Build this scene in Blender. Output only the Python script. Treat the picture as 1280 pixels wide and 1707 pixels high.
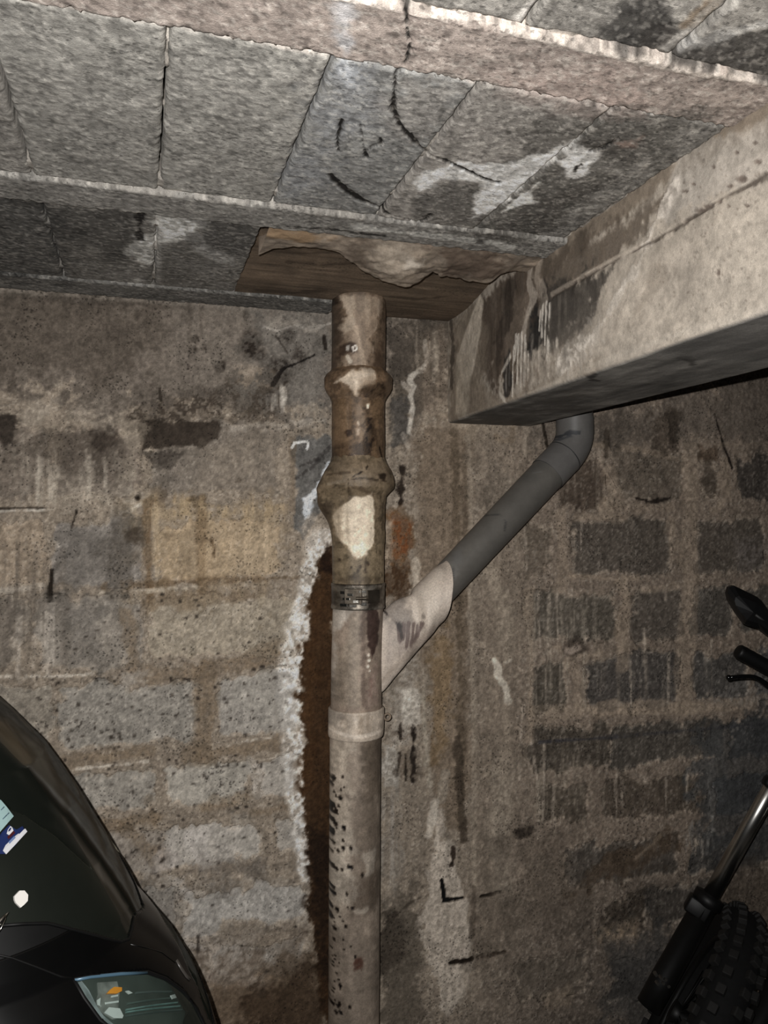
import bpy, bmesh, math, random
import numpy as np
from mathutils import Vector, Matrix
random.seed(5); np.random.seed(5)
for o in list(bpy.data.objects): bpy.data.objects.remove(o, do_unlink=True)
SC = bpy.context.scene; COL = SC.collection

# ------------------------------------------------------------------ camera
F, CX, CY = 1315.0, 640.0, 853.5                 # focal length in pixels of a 1280 x 1707 frame
YAW, PIT, ZC = math.radians(17.2), math.radians(0.72), 1.65
cam = bpy.data.cameras.new('camera'); co = bpy.data.objects.new('camera', cam); COL.objects.link(co)
cam.sensor_fit = 'VERTICAL'; cam.sensor_height = 36.0; cam.lens = F/1707*36
cam.clip_start = 0.02
co.location = (0, 0, ZC); co.rotation_euler = (math.pi/2+PIT, 0, -YAW)
SC.camera = co

# ------------------------------------------------------------------ light: the phone's flash beside the lens, almost no ambient
w = bpy.data.worlds.new('world'); SC.world = w; w.use_nodes = True
w.node_tree.nodes['Background'].inputs[0].default_value = (0.9, 0.95, 1, 1)
w.node_tree.nodes['Background'].inputs[1].default_value = 0.012
L = bpy.data.lights.new('flash', 'SPOT'); lo = bpy.data.objects.new('flash', L); COL.objects.link(lo)
L.energy = 99; L.color = (1.0, 0.98, 0.955); L.spot_size = math.radians(150); L.spot_blend = 1.0; L.shadow_soft_size = 0.004
lo.location = (-0.035, -0.01, ZC+0.03); lo.rotation_euler = (math.pi/2-math.radians(1.5), 0, math.radians(-16))
vs = SC.view_settings
SC.display_settings.display_device = 'sRGB'
vs.view_transform = 'Standard'; vs.look = 'None'; vs.exposure = 0.0; vs.gamma = 1.0; vs.use_curve_mapping = False

# ------------------------------------------------------------------ measuring helpers: points on the real planes of the room
D = 2.0                                           # back wall
ZT = 2.194                                        # ceiling
ZB = 1.919                                        # underside of the beam
CAM = np.array([0, 0, ZC])
_fw = np.array([math.sin(YAW)*math.cos(PIT), math.cos(YAW)*math.cos(PIT), math.sin(PIT)])
_rt = np.array([math.cos(YAW), -math.sin(YAW), 0.0]); _up = np.cross(_rt, _fw)
def ray(x, y): return _fw+_rt*((x-CX)/F)-_up*((y-CY)/F)
def at_y(x, y, Y=D):
    d = ray(x, y); return CAM+d*(Y/d[1])
def at_z(x, y, Z):
    d = ray(x, y); return CAM+d*((Z-ZC)/d[2])
def at_x(x, y, X):
    d = ray(x, y); return CAM+d*(X/d[0])
def at_d(x, y, dep): return CAM+ray(x, y)*dep
def to_px(p):
    v = np.asarray(p, float)-CAM; z = v@_fw
    return CX+F*(v@_rt)/z, CY-F*(v@_up)/z

# ------------------------------------------------------------------ noise
def _hash(ix, iy, s):
    n = (ix*374761393+iy*668265263+s*1013904223) & 0xffffffff
    n = ((n ^ (n >> 13))*1274126177) & 0xffffffff
    return ((n ^ (n >> 16)) & 0xffffff).astype(np.float32)/np.float32(0xffffff)
def vn(x, y, s=0):
    xf = np.floor(x); yf = np.floor(y); xi = xf.astype(np.int64); yi = yf.astype(np.int64)
    a = (x-xf).astype(np.float32); b = (y-yf).astype(np.float32)
    a = a*a*(3-2*a); b = b*b*(3-2*b)
    return (_hash(xi, yi, s)*(1-a)+_hash(xi+1, yi, s)*a)*(1-b)+(_hash(xi, yi+1, s)*(1-a)+_hash(xi+1, yi+1, s)*a)*b
def fbm(x, y, f, o=4, s=0, fy=None):
    fy = f if fy is None else fy
    r = 0; t = 0; k = 1.0
    for i in range(o):
        r = r+k*vn(x*f*2**i+13.7*i, y*fy*2**i+7.1*i, s*17+i); t += k; k *= 0.55
    return np.clip((r/t-0.5)*1.6+0.5, 0, 1)
def ss(a, b, x):
    t = np.clip((x-a)/(b-a), 0, 1); return t*t*(3-2*t)
def lin(c):
    c = np.clip(np.asarray(c, np.float32)/255, 0, 1)
    return np.where(c <= 0.04045, c/12.92, ((c+0.055)/1.055)**2.4)

# ------------------------------------------------------------------ painter: colour (sRGB) and relief at the points (u, v) of a surface, in metres
class Paint:
    def __init__(s, u, v, base, m=None):
        s.shape = u.shape; s.u = u.ravel().astype(np.float64); s.v = v.ravel().astype(np.float64)
        n = s.u.size; s.col = np.empty((n, 3), np.float32); s.col[:] = base; s.h = np.zeros(n, np.float32); s.map = m
        s.nA = fbm(s.u, s.v, 9, 4, 1); s.nB = fbm(s.u, s.v, 34, 4, 2); s.nC = fbm(s.u, s.v, 110, 3, 3)
        s.nS = fbm(s.u, s.v, 75, 3, 4, 5)           # streaks that run along v
        s.b = (s.u.min(), s.u.max(), s.v.min(), s.v.max())
    def P(s, pts):                                # photograph points to (u, v), with the local scale
        q = np.array([s.map(*p) for p in pts]); a = np.array(pts, float)
        c = a.mean(0); e = np.array(s.map(*c)); k = 0.5*(np.hypot(*(np.array(s.map(c[0]+4, c[1]))-e))+np.hypot(*(np.array(s.map(c[0], c[1]+4))-e)))/4
        return q, k
    def near(s, q, m):
        lo = q.min(0)-m; hi = q.max(0)+m
        if hi[0] < s.b[0] or lo[0] > s.b[1] or hi[1] < s.b[2] or lo[1] > s.b[3]: return None
        i = np.nonzero((s.u > lo[0]) & (s.u < hi[0]) & (s.v > lo[1]) & (s.v < hi[1]))[0]
        return i if i.size else None
    def warp(s, i, w): return w*((s.nA[i]-0.5)*1.2+(s.nB[i]-0.5)*1.1+(s.nC[i]-0.5)*0.5)
    def put(s, i, m, c, h=0.0):
        if c is not None: s.col[i] += (np.asarray(c, np.float32)-s.col[i])*m[:, None]
        if h: s.h[i] += h*m
    def dark(s, i, m, f): s.col[i] *= (1+(f-1)*m)[:, None]
    def poly(s, pts, c, a=1.0, soft=6, warp=14, h=0.0, spk=0.0, stk=0.0, mul=None):
        q, k = s.P(pts); soft *= k; warp *= k
        i = s.near(q, soft+warp*2)
        if i is None: return
        x = s.u[i]; y = s.v[i]; d2 = np.full(i.size, 1e9); ins = np.zeros(i.size, bool)
        for (x0, y0), (x1, y1) in zip(q, np.roll(q, -1, 0)):
            ex, ey = x1-x0, y1-y0; t = np.clip(((x-x0)*ex+(y-y0)*ey)/(ex*ex+ey*ey+1e-12), 0, 1)
            d2 = np.minimum(d2, (x-x0-t*ex)**2+(y-y0-t*ey)**2)
            if y0 != y1: ins ^= ((y0 > y) != (y1 > y)) & (x < (x1-x0)*(y-y0)/(y1-y0)+x0)
        d = np.where(ins, -1, 1)*np.sqrt(d2)+s.warp(i, warp*1.6)
        m = (1-ss(-soft, soft, d))*a
        s._fin(i, m, c, h, spk, stk, mul)
    def _fin(s, i, m, c, h, spk, stk, mul):
        if spk: m = m*(1-spk+spk*ss(0.42, 0.58, s.nC[i]*0.6+s.nB[i]*0.4))
        if stk: m = m*(1-stk+stk*ss(0.40, 0.62, s.nS[i]))
        if mul is not None: s.dark(i, m, mul)
        else: s.put(i, m, c)
        if h: s.h[i] += h*m
    def line(s, pts, c, w=4, a=1.0, soft=2, warp=3, h=0.0, brk=0.0, spk=0.0, stk=0.0, mul=None, taper=False):
        q, k = s.P(pts); w *= k; soft *= k; warp *= k
        i = s.near(q, w+soft+warp)
        if i is None: return
        x = s.u[i]; y = s.v[i]; d = np.full(i.size, 1e9); T = np.zeros(i.size); n = len(q)-1
        for j in range(n):
            (x0, y0), (x1, y1) = q[j], q[j+1]
            ex, ey = x1-x0, y1-y0; t = np.clip(((x-x0)*ex+(y-y0)*ey)/(ex*ex+ey*ey+1e-12), 0, 1)
            dd = np.hypot(x-x0-t*ex, y-y0-t*ey); T = np.where(dd < d, (j+t)/n, T); d = np.minimum(d, dd)
        ww = w*0.5*(1-T*0.85) if taper else w*0.5
        m = (1-ss(0, soft, d-ww+s.warp(i, warp)))*a
        if brk: m = m*ss(brk-0.1, brk+0.1, s.nB[i]*0.6+s.nA[i]*0.4)
        s._fin(i, m, c, h, spk, stk, mul)
    def blob(s, x, y, rx, ry, c, a=1.0, soft=0.5, warp=0.5, h=0.0, spk=0.0, stk=0.0, mul=None, rot=0):
        q, k = s.P([(x, y)]); 
        ax = np.array(s.map(x+rx, y))-q[0]; ay = np.array(s.map(x, y+ry))-q[0]
        if rot:
            cr, sr = math.cos(rot), math.sin(rot); ax, ay = ax*cr+ay*sr*rx/ry, -ax*sr*ry/rx+ay*cr
        e = np.abs(ax)+np.abs(ay); i = s.near(np.array([q[0]-e*1.5, q[0]+e*1.5]), 0)
        if i is None: return
        Mi = np.linalg.inv(np.array([ax, ay]).T); dx = s.u[i]-q[0][0]; dy = s.v[i]-q[0][1]
        d = np.hypot(Mi[0, 0]*dx+Mi[0, 1]*dy, Mi[1, 0]*dx+Mi[1, 1]*dy)-1+s.warp(i, warp)
        m = (1-ss(-soft, soft*0.6, d))*a
        s._fin(i, m, c, h, spk, stk, mul)
    def drips(s, x0, x1, y0, y1, n, c, w=3, a=0.6, seed=0):
        r = random.Random(seed)
        for _ in range(n):
            x = r.uniform(x0, x1); ya = r.uniform(y0, y0+(y1-y0)*0.5); yb = ya+r.uniform(0.25, 1)*(y1-ya)
            s.line([(x, ya), (x+r.uniform(-2, 2), (ya+yb)/2), (x+r.uniform(-3, 3), yb)], c, w*r.uniform(0.5, 1.3), a*r.uniform(0.5, 1), 2, 2, spk=0.4)
    sat = 0.70; con = 1.0; piv = 110.0
    def out(s, gain=1.65):
        s.col = s.piv+(s.col-s.piv)*s.con; g_ = s.col.mean(1, keepdims=True); c = lin(g_+(s.col-g_)*s.sat)*gain
        return np.clip(c, 0.004, 0.9).reshape(s.shape+(3,)), s.h.reshape(s.shape)

# ------------------------------------------------------------------ objects
def tag(o, label=None, cat=None, group=None, kind=None):
    if label: o['label'] = label
    if cat: o['category'] = cat
    if group: o['group'] = group
    if kind: o['kind'] = kind
    return o
def empty(name, loc, **k):
    o = bpy.data.objects.new(name, None); COL.objects.link(o); o.location = loc; o.empty_display_size = 0.05
    return tag(o, **k)
def link(name, me, mat, parent=None, smooth=True):
    o = bpy.data.objects.new(name, me); COL.objects.link(o)
    if mat: me.materials.append(mat)
    if smooth: me.polygons.foreach_set('use_smooth', np.ones(len(me.polygons), bool))
    if parent is not None:
        o.parent = parent; o.matrix_parent_inverse = Matrix.Translation(-Vector(parent.location)) if parent.type == 'EMPTY' else Matrix()
    me.update()
    return o
def raw_mesh(name, V, Q, col=None):
    me = bpy.data.meshes.new(name); n = len(V); q = len(Q)
    me.vertices.add(n); me.vertices.foreach_set('co', np.asarray(V, np.float32).ravel())
    me.loops.add(q*4); me.loops.foreach_set('vertex_index', np.asarray(Q, np.int32).ravel())
    me.polygons.add(q); me.polygons.foreach_set('loop_start', np.arange(q, dtype=np.int32)*4)
    me.update(calc_edges=True)
    if col is not None:
        at = me.attributes.new('Col', 'FLOAT_COLOR', 'POINT')
        at.data.foreach_set('color', np.concatenate([np.asarray(col, np.float32).reshape(-1, 3), np.ones((n, 1), np.float32)], 1).ravel())
    return me
def quads(n, m, wrap=False, flip=False):
    i, j = np.meshgrid(np.arange(n-1), np.arange(m if wrap else m-1), indexing='ij')
    j2 = (j+1) % m
    Q = np.stack([i*m+j, (i+1)*m+j, (i+1)*m+j2, i*m+j2], -1).reshape(-1, 4)
    return Q[:, ::-1] if flip else Q
def grid(name, P, col, mat, parent=None, wrap=False, flip=False, smooth=True):
    n, m = P.shape[:2]
    return link(name, raw_mesh(name, P.reshape(-1, 3), quads(n, m, wrap, flip), col), mat, parent, smooth)
def bm_obj(name, bm, mat, parent=None, smooth=True):
    me = bpy.data.meshes.new(name); bm.normal_update(); bm.to_mesh(me); bm.free()
    return link(name, me, mat, parent, smooth)
def frame(d):
    d = Vector(d).normalized(); a = Vector((0, 0, 1)) if abs(d.z) < 0.9 else Vector((1, 0, 0))
    x = a.cross(d).normalized(); return x, d.cross(x), d
def tube(bm, pts, rs, seg=20, cap=True):
    pts = [Vector(p) for p in pts]; rings = []; prev = None
    if not hasattr(rs, '__len__'): rs = [rs]*len(pts)
    for i, p in enumerate(pts):
        d = (pts[min(i+1, len(pts)-1)]-pts[max(i-1, 0)]).normalized()
        if prev is None: x, y, _ = frame(d)
        else:
            x = (prev-d*prev.dot(d)).normalized(); y = d.cross(x)
        prev = x
        rings.append([bm.verts.new(p+(x*math.cos(t)+y*math.sin(t))*rs[i]) for t in [2*math.pi*k/seg for k in range(seg)]])
    for a, b in zip(rings, rings[1:]):
        for k in range(seg): bm.faces.new((a[k], a[(k+1) % seg], b[(k+1) % seg], b[k]))
    if cap: bm.faces.new(rings[0][::-1]); bm.faces.new(rings[-1])
def bez(a, b, c, n=12): return [Vector(a)*(1-t)**2+Vector(b)*2*t*(1-t)+Vector(c)*t*t for t in [i/n for i in range(n+1)]]
def box(bm, c, x, y, z, bev=0.0):                  # box about c with half-axes x, y, z
    c, x, y, z = map(Vector, (c, x, y, z)); vs_ = []
    for k in range(8): vs_.append(bm.verts.new(c+x*(1 if k & 1 else -1)+y*(1 if k & 2 else -1)+z*(1 if k & 4 else -1)))
    fs = [bm.faces.new([vs_[i] for i in f]) for f in ((0, 2, 3, 1), (4, 5, 7, 6), (0, 1, 5, 4), (2, 6, 7, 3), (0, 4, 6, 2), (1, 3, 7, 5))]
    if bev: bmesh.ops.bevel(bm, geom=list({e for f in fs for e in f.edges}), offset=bev, segments=2, affect='EDGES', profile=0.5)

# ------------------------------------------------------------------ materials
def new_mat(name):
    m = bpy.data.materials.new(name); m.use_nodes = True; return m, m.node_tree.nodes, m.node_tree.links
def painted(name, g=160, ga=0.22, fa=0.18, pit=0.0, rough=0.92, bump=0.25, stretch=(1, 1, 1), spec=0.25, pits=90):
    m, N, K = new_mat(name); b = N['Principled BSDF']; b.inputs['Roughness'].default_value = rough
    b.inputs['Specular IOR Level'].default_value = spec
    at = N.new('ShaderNodeAttribute'); at.attribute_name = 'Col'
    ge = N.new('ShaderNodeNewGeometry'); mp = N.new('ShaderNodeMapping'); mp.inputs['Scale'].default_value = stretch
    K.new(ge.outputs['Position'], mp.inputs['Vector'])
    def noise(sc, det): 
        n = N.new('ShaderNodeTexNoise'); n.inputs['Scale'].default_value = sc; n.inputs['Detail'].default_value = det; n.inputs['Roughness'].default_value = 0.65
        K.new(mp.outputs[0], n.inputs['Vector']); return n
    def rng(src, a, b_, c, d):
        r = N.new('ShaderNodeMapRange'); r.inputs[1].default_value = a; r.inputs[2].default_value = b_; r.inputs[3].default_value = c; r.inputs[4].default_value = d
        K.new(src, r.inputs[0]); return r.outputs[0]
    def mul(a, b_):
        x = N.new('ShaderNodeMath'); x.operation = 'MULTIPLY'; K.new(a, x.inputs[0]); K.new(b_, x.inputs[1]); return x.outputs[0]
    n1 = noise(g, 5); n2 = noise(g*3.1, 3)
    f = mul(rng(n1.outputs[0], 0.32, 0.68, 1-ga, 1+ga), rng(n2.outputs[0], 0.32, 0.68, 1-fa, 1+fa))
    hsum = n1.outputs[0]
    if pit:
        v = N.new('ShaderNodeTexVoronoi'); v.inputs['Scale'].default_value = pits; K.new(mp.outputs[0], v.inputs['Vector'])
        n3 = noise(7, 2); n4 = noise(pits*2.5, 2)
        sz = N.new('ShaderNodeMath'); sz.operation = 'MULTIPLY'; K.new(rng(n3.outputs[0], 0.42, 0.62, 0.06, 0.34), sz.inputs[0]); K.new(rng(n4.outputs[0], 0.35, 0.6, 0.3, 1.2), sz.inputs[1])
        lt = N.new('ShaderNodeMath'); lt.operation = 'LESS_THAN'; K.new(v.outputs['Distance'], lt.inputs[0]); K.new(sz.outputs[0], lt.inputs[1])
        f = mul(f, rng(lt.outputs[0], 0, 1, 1, 1-pit))
    vm = N.new('ShaderNodeVectorMath'); vm.operation = 'SCALE'; K.new(at.outputs['Color'], vm.inputs[0]); K.new(f, vm.inputs['Scale'])
    K.new(vm.outputs[0], b.inputs['Base Color'])
    bp = N.new('ShaderNodeBump'); bp.inputs['Strength'].default_value = bump; bp.inputs['Distance'].default_value = 0.004
    K.new(f, bp.inputs['Height']); K.new(bp.outputs[0], b.inputs['Normal'])
    return m
def plain(name, c, rough=0.5, metal=0.0, noise=0.0, scale=60, spec=0.5, bump=0.0, coat=0.0):
    m, N, K = new_mat(name); b = N['Principled BSDF']; c = tuple(float(x) for x in lin(c))
    b.inputs['Roughness'].default_value = rough; b.inputs['Metallic'].default_value = metal; b.inputs['Specular IOR Level'].default_value = spec
    b.inputs['Coat Weight'].default_value = coat
    n = N.new('ShaderNodeTexNoise'); n.inputs['Scale'].default_value = scale; n.inputs['Detail'].default_value = 4
    ge = N.new('ShaderNodeTexCoord'); K.new(ge.outputs['Object'], n.inputs['Vector'])
    r = N.new('ShaderNodeMapRange'); r.inputs[1].default_value = 0.3; r.inputs[2].default_value = 0.7; r.inputs[3].default_value = 1-noise; r.inputs[4].default_value = 1+noise
    K.new(n.outputs[0], r.inputs[0])
    v = N.new('ShaderNodeVectorMath'); v.operation = 'SCALE'; v.inputs[0].default_value = c; K.new(r.outputs[0], v.inputs['Scale']); K.new(v.outputs[0], b.inputs['Base Color'])
    if bump:
        bp = N.new('ShaderNodeBump'); bp.inputs['Strength'].default_value = bump; bp.inputs['Distance'].default_value = 0.002; K.new(n.outputs[0], bp.inputs['Height']); K.new(bp.outputs[0], b.inputs['Normal'])
    return m
M_WALL = painted('rendered_wall', 240, 0.20, 0.18, pit=0.55, bump=0.35, pits=110)
M_CEIL = painted('ceiling_concrete', 230, 0.20, 0.20, pit=0.45, bump=0.4, stretch=(0.75, 1.15, 1), pits=130)
M_BEAM = painted('beam_concrete', 200, 0.14, 0.14, pit=0.2, bump=0.25, pits=60)
M_PIPE = painted('fouled_pipe', 210, 0.20, 0.16, pit=0.0, rough=0.5, bump=0.2, spec=0.4)
M_FLOOR = painted('floor_concrete', 90, 0.2, 0.2, bump=0.3)

# ------------------------------------------------------------------ back wall: rendered mortar with blocks showing through
def uv_wall(x, y):
    p = at_y(x, y); return p[0], p[2]
# x0, y0, x1, y1 as measured in the photograph, face colour, how far the mortar smears over (0 = clean)
BLOCKS = [
 # right of the beam
 (925, 760, 1006, 846, (84, 72, 62), .2), (1020, 752, 1140, 842, (96, 86, 75), .7), (1166, 745, 1196, 836, (84, 74, 64), .5), (1230, 765, 1330, 836, (70, 64, 59), .2),
 (868, 872, 926, 958, (92, 82, 71), .5), (953, 868, 1117, 962, (84, 76, 68), .0), (1160, 864, 1270, 955, (84, 76, 68), .1),
 (880, 985, 1026, 1066, (86, 79, 70), .15), (1054, 978, 1141, 1062, (88, 80, 72), .2), (1152, 974, 1222, 1060, (80, 75, 69), .35), (1236, 970, 1330, 1050, (78, 74, 68), .4),
 (882, 1102, 946, 1184, (82, 75, 66), .15), (978, 1094, 1131, 1182, (86, 80, 75), .0), (1156, 1088, 1245, 1166, (84, 80, 76), .15), (1262, 1082, 1340, 1160, (80, 78, 76), .3),
 (885, 1212, 1016, 1282, (84, 76, 67), .25), (1024, 1204, 1206, 1272, (84, 78, 71), .25), (1218, 1196, 1340, 1262, (70, 71, 72), .3),
 (902, 1308, 982, 1368, (84, 75, 65), .4), (1008, 1296, 1180, 1368, (85, 75, 65), .3), (1196, 1286, 1340, 1352, (64, 67, 70), .3),
 (940, 1396, 1132, 1470, (76, 70, 64), .3), (1146, 1384, 1330, 1444, (66, 64, 62), .4),
 (1000, 1494, 1076, 1562, (68, 60, 52), .4), (1084, 1474, 1200, 1540, (70, 65, 60), .4), (1010, 1590, 1160, 1660, (74, 68, 62), .5), (860, 1590, 985, 1660, (92, 83, 73), .6),
 # left of the drain stack
 (-40, 866, 78, 976, (134, 118, 100), .5), (86, 868, 246, 974, (118, 112, 106), .4), (262, 866, 478, 972, (150, 130, 104), .5),
 (-60, 1000, 42, 1116, (126, 116, 104), .5), (60, 1000, 236, 1116, (128, 120, 110), .3), (252, 994, 498, 1094, (148, 136, 118), .4),
 (-60, 1140, 84, 1246, (132, 124, 112), .5), (104, 1140, 326, 1244, (136, 130, 121), .2), (362, 1126, 496, 1228, (142, 136, 128), .25),
 (-40, 1280, 92, 1360, (130, 122, 112), .4), (108, 1284, 262, 1358, (132, 126, 117), .2), (270, 1268, 416, 1346, (140, 134, 124), .2), (430, 1262, 500, 1336, (140, 134, 126), .5),
 (60, 1392, 268, 1462, (122, 113, 103), .2), (282, 1372, 440, 1440, (142, 136, 128), .3), (450, 1362, 508, 1432, (132, 126, 118), .4),
 (120, 1490, 290, 1560, (124, 118, 110), .3), (306, 1476, 512, 1546, (140, 136, 130), .4), (200, 1582, 340, 1650, (138, 130, 122), .4), (352, 1570, 516, 1636, (130, 124, 116), .4),
 # upper left, below the smooth band
 (-60, 700, 84, 836, (104, 94, 84), .4), (96, 716, 240, 836, (98, 88, 79), .45), (252, 704, 474, 826, (112, 103, 93), .35)]
BR = []
for (x0, y0, x1, y1, c, sm) in BLOCKS:
    a = at_y(x0, y0); b = at_y(x1, y1); a2 = at_y(x0, y1); b2 = at_y(x1, y0)
    BR.append((0.5*(a[0]+a2[0]), 0.5*(b[0]+b2[0]), 0.5*(b[2]+a2[2]), 0.5*(a[2]+b2[2]), c, sm))

def paint_wall(U, V, block=None):
    p = Paint(U, V, (122, 110, 96), uv_wall)
    u, v = p.u, p.v; nA, nB, nC, nS = p.nA, p.nB, p.nC, p.nS
    # broad tone: warmer, darker brown on the right and towards the floor
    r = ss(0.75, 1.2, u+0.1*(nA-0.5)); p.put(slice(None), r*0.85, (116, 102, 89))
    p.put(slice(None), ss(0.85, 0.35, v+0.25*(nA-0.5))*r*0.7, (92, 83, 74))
    # block faces
    bm_ = np.zeros(u.size, np.float32)
    for k, (a, b, c, d, colr, sm) in enumerate(BR):
        if b+.05 < p.b[0] or a-.05 > p.b[1] or d+.05 < p.b[2] or c-.05 > p.b[3]: continue
        i = np.nonzero((u > a-0.04) & (u < b+0.04) & (v > c-0.04) & (v < d+0.04))[0]
        if not i.size: continue
        cx, cy, hx, hy = (a+b)/2, (c+d)/2, (b-a)/2, (d-c)/2; rr = 0.018
        dx = np.abs(u[i]-cx)-hx+rr; dy = np.abs(v[i]-cy)-hy+rr
        sd = np.hypot(np.maximum(dx, 0), np.maximum(dy, 0))+np.minimum(np.maximum(dx, dy), 0)-rr
        sd = sd+0.030*(nA[i]-0.5)+0.022*(nB[i]-0.5)+0.010*(nC[i]-0.5)+sm*0.03*ss(0.5, 0.75, fbm(u[i], v[i], 14, 3, 40+k))
        m = 1-ss(-0.003, 0.003, sd); bm_[i] = np.maximum(bm_[i], m)
        jig = np.float32(1+0.06*math.sin(k*12.9)); cc = np.array(colr, np.float32)*jig
        p.put(i, m*(1-0.35*sm), cc)
        rim = np.exp(-(sd/0.006)**2)*0.5*(nC[i] > 0.45)   # pale lime rim where mortar laps the block
        p.put(i, rim*(0.9 if u.max() > 0.8 else 0.5), cc*0.3+np.array((165, 150, 132))*0.7)
    p.bm = bm_
    sp = fbm(p.u, p.v, 150, 2, 61); p.dark(slice(None), ss(.72, .82, sp)*.25, .6); p.put(slice(None), ss(.74, .84, fbm(p.u, p.v, 170, 2, 62))*.2, (186, 176, 162))
    # --- smooth cast band at the top left
    p.poly([(-60, 460), (760, 470), (745, 560), (560, 700), (470, 690), (380, 650), (300, 668), (190, 675), (60, 662), (-60, 660)], (101, 92, 83), .92, 10, 26)
    p.poly([(-60, 470), (260, 490), (300, 560), (230, 640), (60, 650), (-60, 655)], (86, 77, 68), .7, 40, 40)
    p.poly([(290, 520), (420, 505), (430, 640), (330, 660), (260, 600)], (112, 103, 93), .6, 30, 30)
    p.poly([(430, 520), (552, 520), (552, 720), (500, 700), (420, 640)], (108, 103, 96), .7, 20, 20)
    p.poly([(-60, 476), (120, 486), (740, 532), (740, 541), (120, 497), (-60, 486)], (118, 110, 100), .6, 3, 6, spk=.4)
    for x in range(0, 320, 40): p.line([(x, 492+x*.07), (x+36, 494+x*.07)], (70, 63, 56), 3, .35, 4, 4)
    p.line([(318, 495), (316, 590)], (80, 72, 64), 6, .4, 4, 3); p.line([(336, 498), (335, 560)], (80, 72, 64), 5, .4, 4, 3)
    # mould and lime blooms near the pipe
    p.poly([(440, 530), (470, 525), (540, 545), (552, 560), (480, 545), (450, 560)], (140, 130, 118), .5, 3, 10, spk=.6)
    p.line([(440, 545), (462, 552), (490, 542), (520, 548), (550, 540)], (150, 142, 132), 3, .7, 2, 5, brk=.3)
    for (x, y, r) in ((420, 570, 16), (436, 590, 13), (480, 562, 15), (418, 585, 10), (500, 592, 14), (460, 618, 22), (410, 525, 5), (326, 566, 8), (326, 582, 6), (315, 612, 6), (369, 610, 6), (340, 580, 5), (20, 646, 12)):
        p.blob(x, y, r, r*1.3, (40, 34, 30), .75, .6, 1.1, spk=.75)
    p.line([(455, 640), (472, 615), (500, 603), (524, 592)], (30, 26, 24), 1.5, .85, 1.5, 4, h=-.001)
    p.line([(540, 560), (543, 580)], (40, 34, 30), 3, .8, 2, 2); p.line([(460, 560), (480, 590)], (50, 43, 38), 2, .6, 2, 3)
    p.poly([(385, 648), (440, 610), (470, 640), (480, 690), (390, 690)], (66, 58, 50), .75, 8, 24, spk=.8)
    p.poly([(395, 610), (440, 605), (455, 640), (410, 640)], (136, 122, 106), .7, 6, 12, spk=.8)
    p.poly([(200, 690), (290, 660), (360, 655), (370, 690), (300, 702), (210, 705)], (52, 45, 39), .75, 6, 18, spk=.75, h=-.003)
    p.poly([(236, 706), (300, 702), (364, 705), (362, 730), (330, 745), (290, 748), (237, 752)], (62, 54, 47), .92, 3, 8, h=-.003)
    p.poly([(237, 750), (312, 745), (316, 758), (285, 786), (262, 782), (238, 765)], (58, 52, 47), .8, 4, 9, spk=.5)
    p.poly([(-20, 686), (28, 690), (32, 712), (20, 738), (-20, 740)], (58, 51, 45), .85, 4, 10)
    p.poly([(150, 718), (196, 716), (200, 735), (160, 742)], (58, 50, 44), .8, 4, 8)
    p.poly([(30, 718), (150, 712), (215, 740), (205, 800), (120, 800), (60, 780)], (74, 66, 58), .6, 10, 30, spk=.6)
    p.poly([(34, 672), (90, 662), (106, 690), (60, 720), (36, 708)], (140, 129, 115), .7, 5, 16, spk=.3)
    p.poly([(110, 690), (180, 664), (215, 690), (190, 720), (140, 708)], (136, 125, 112), .55, 8, 18, spk=.4)
    p.poly([(205, 700), (232, 708), (236, 800), (224, 840), (212, 780)], (140, 128, 112), .6, 6, 12)
    p.poly([(60, 820), (100, 790), (150, 800), (220, 805), (250, 830), (240, 850), (60, 848)], (146, 135, 120), .55, 8, 20, spk=.4)
    p.drips(60, 230, 750, 850, 26, (150, 140, 126), 4, .6, 1)
    p.drips(20, 100, 720, 840, 10, (140, 130, 116), 3, .5, 2)
    p.poly([(300, 790), (340, 745), (410, 725), (480, 705), (545, 720), (540, 800), (460, 826), (380, 838), (320, 842)], (124, 112, 98), .5, 10, 24, spk=.3)
    p.poly([(365, 805), (405, 795), (408, 805), (370, 812)], (72, 62, 52), .8, 3, 6); p.poly([(260, 820), (280, 815), (276, 842), (258, 838)], (78, 66, 54), .6, 4, 8, spk=.4)
    p.poly([(320, 828), (342, 826), (345, 842), (325, 845)], (66, 56, 46), .7, 3, 7)
    p.line([(360, 705), (380, 715), (430, 712), (480, 706), (540, 702)], (150, 140, 128), 7, .6, 5, 9, brk=.35)
    p.line([(365, 703), (470, 700)], (60, 52, 45), 5, .5, 3, 7, brk=.45); p.line([(266, 648), (268, 668)], (50, 44, 38), 3, .8, 2, 2)
    p.drips(455, 478, 640, 692, 7, (170, 162, 150), 3, .7, 3)
    p.line([(-20, 851), (84, 850)], (168, 160, 148), 4, .8, 2, 4); p.line([(-20, 848), (90, 846)], (52, 45, 38), 3, .8, 2, 3, h=-.002)
    p.line([(215, 852), (236, 840)], (168, 160, 146), 4, .8, 2, 3); p.blob(229, 830, 5, 5, (24, 20, 18), .9)
    p.line([(128, 852), (122, 872), (120, 880)], (45, 38, 32), 2.5, .8, 1.5, 3); p.line([(86, 950), (82, 1000)], (40, 34, 28), 4, .9, 2, 3, h=-.002)
    # ochre wash
    p.poly([(236, 842), (330, 838), (480, 826), (500, 900), (480, 1000), (240, 990)], (150, 127, 96), .42, 24, 40, stk=.3)
    p.poly([(245, 846), (470, 838), (470, 866), (245, 870)], (162, 138, 102), .5, 12, 24, stk=.5)
    p.poly([(290, 880), (340, 870), (345, 960), (300, 960)], (116, 102, 84), .5, 10, 20, spk=.6, stk=.5)
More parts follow.
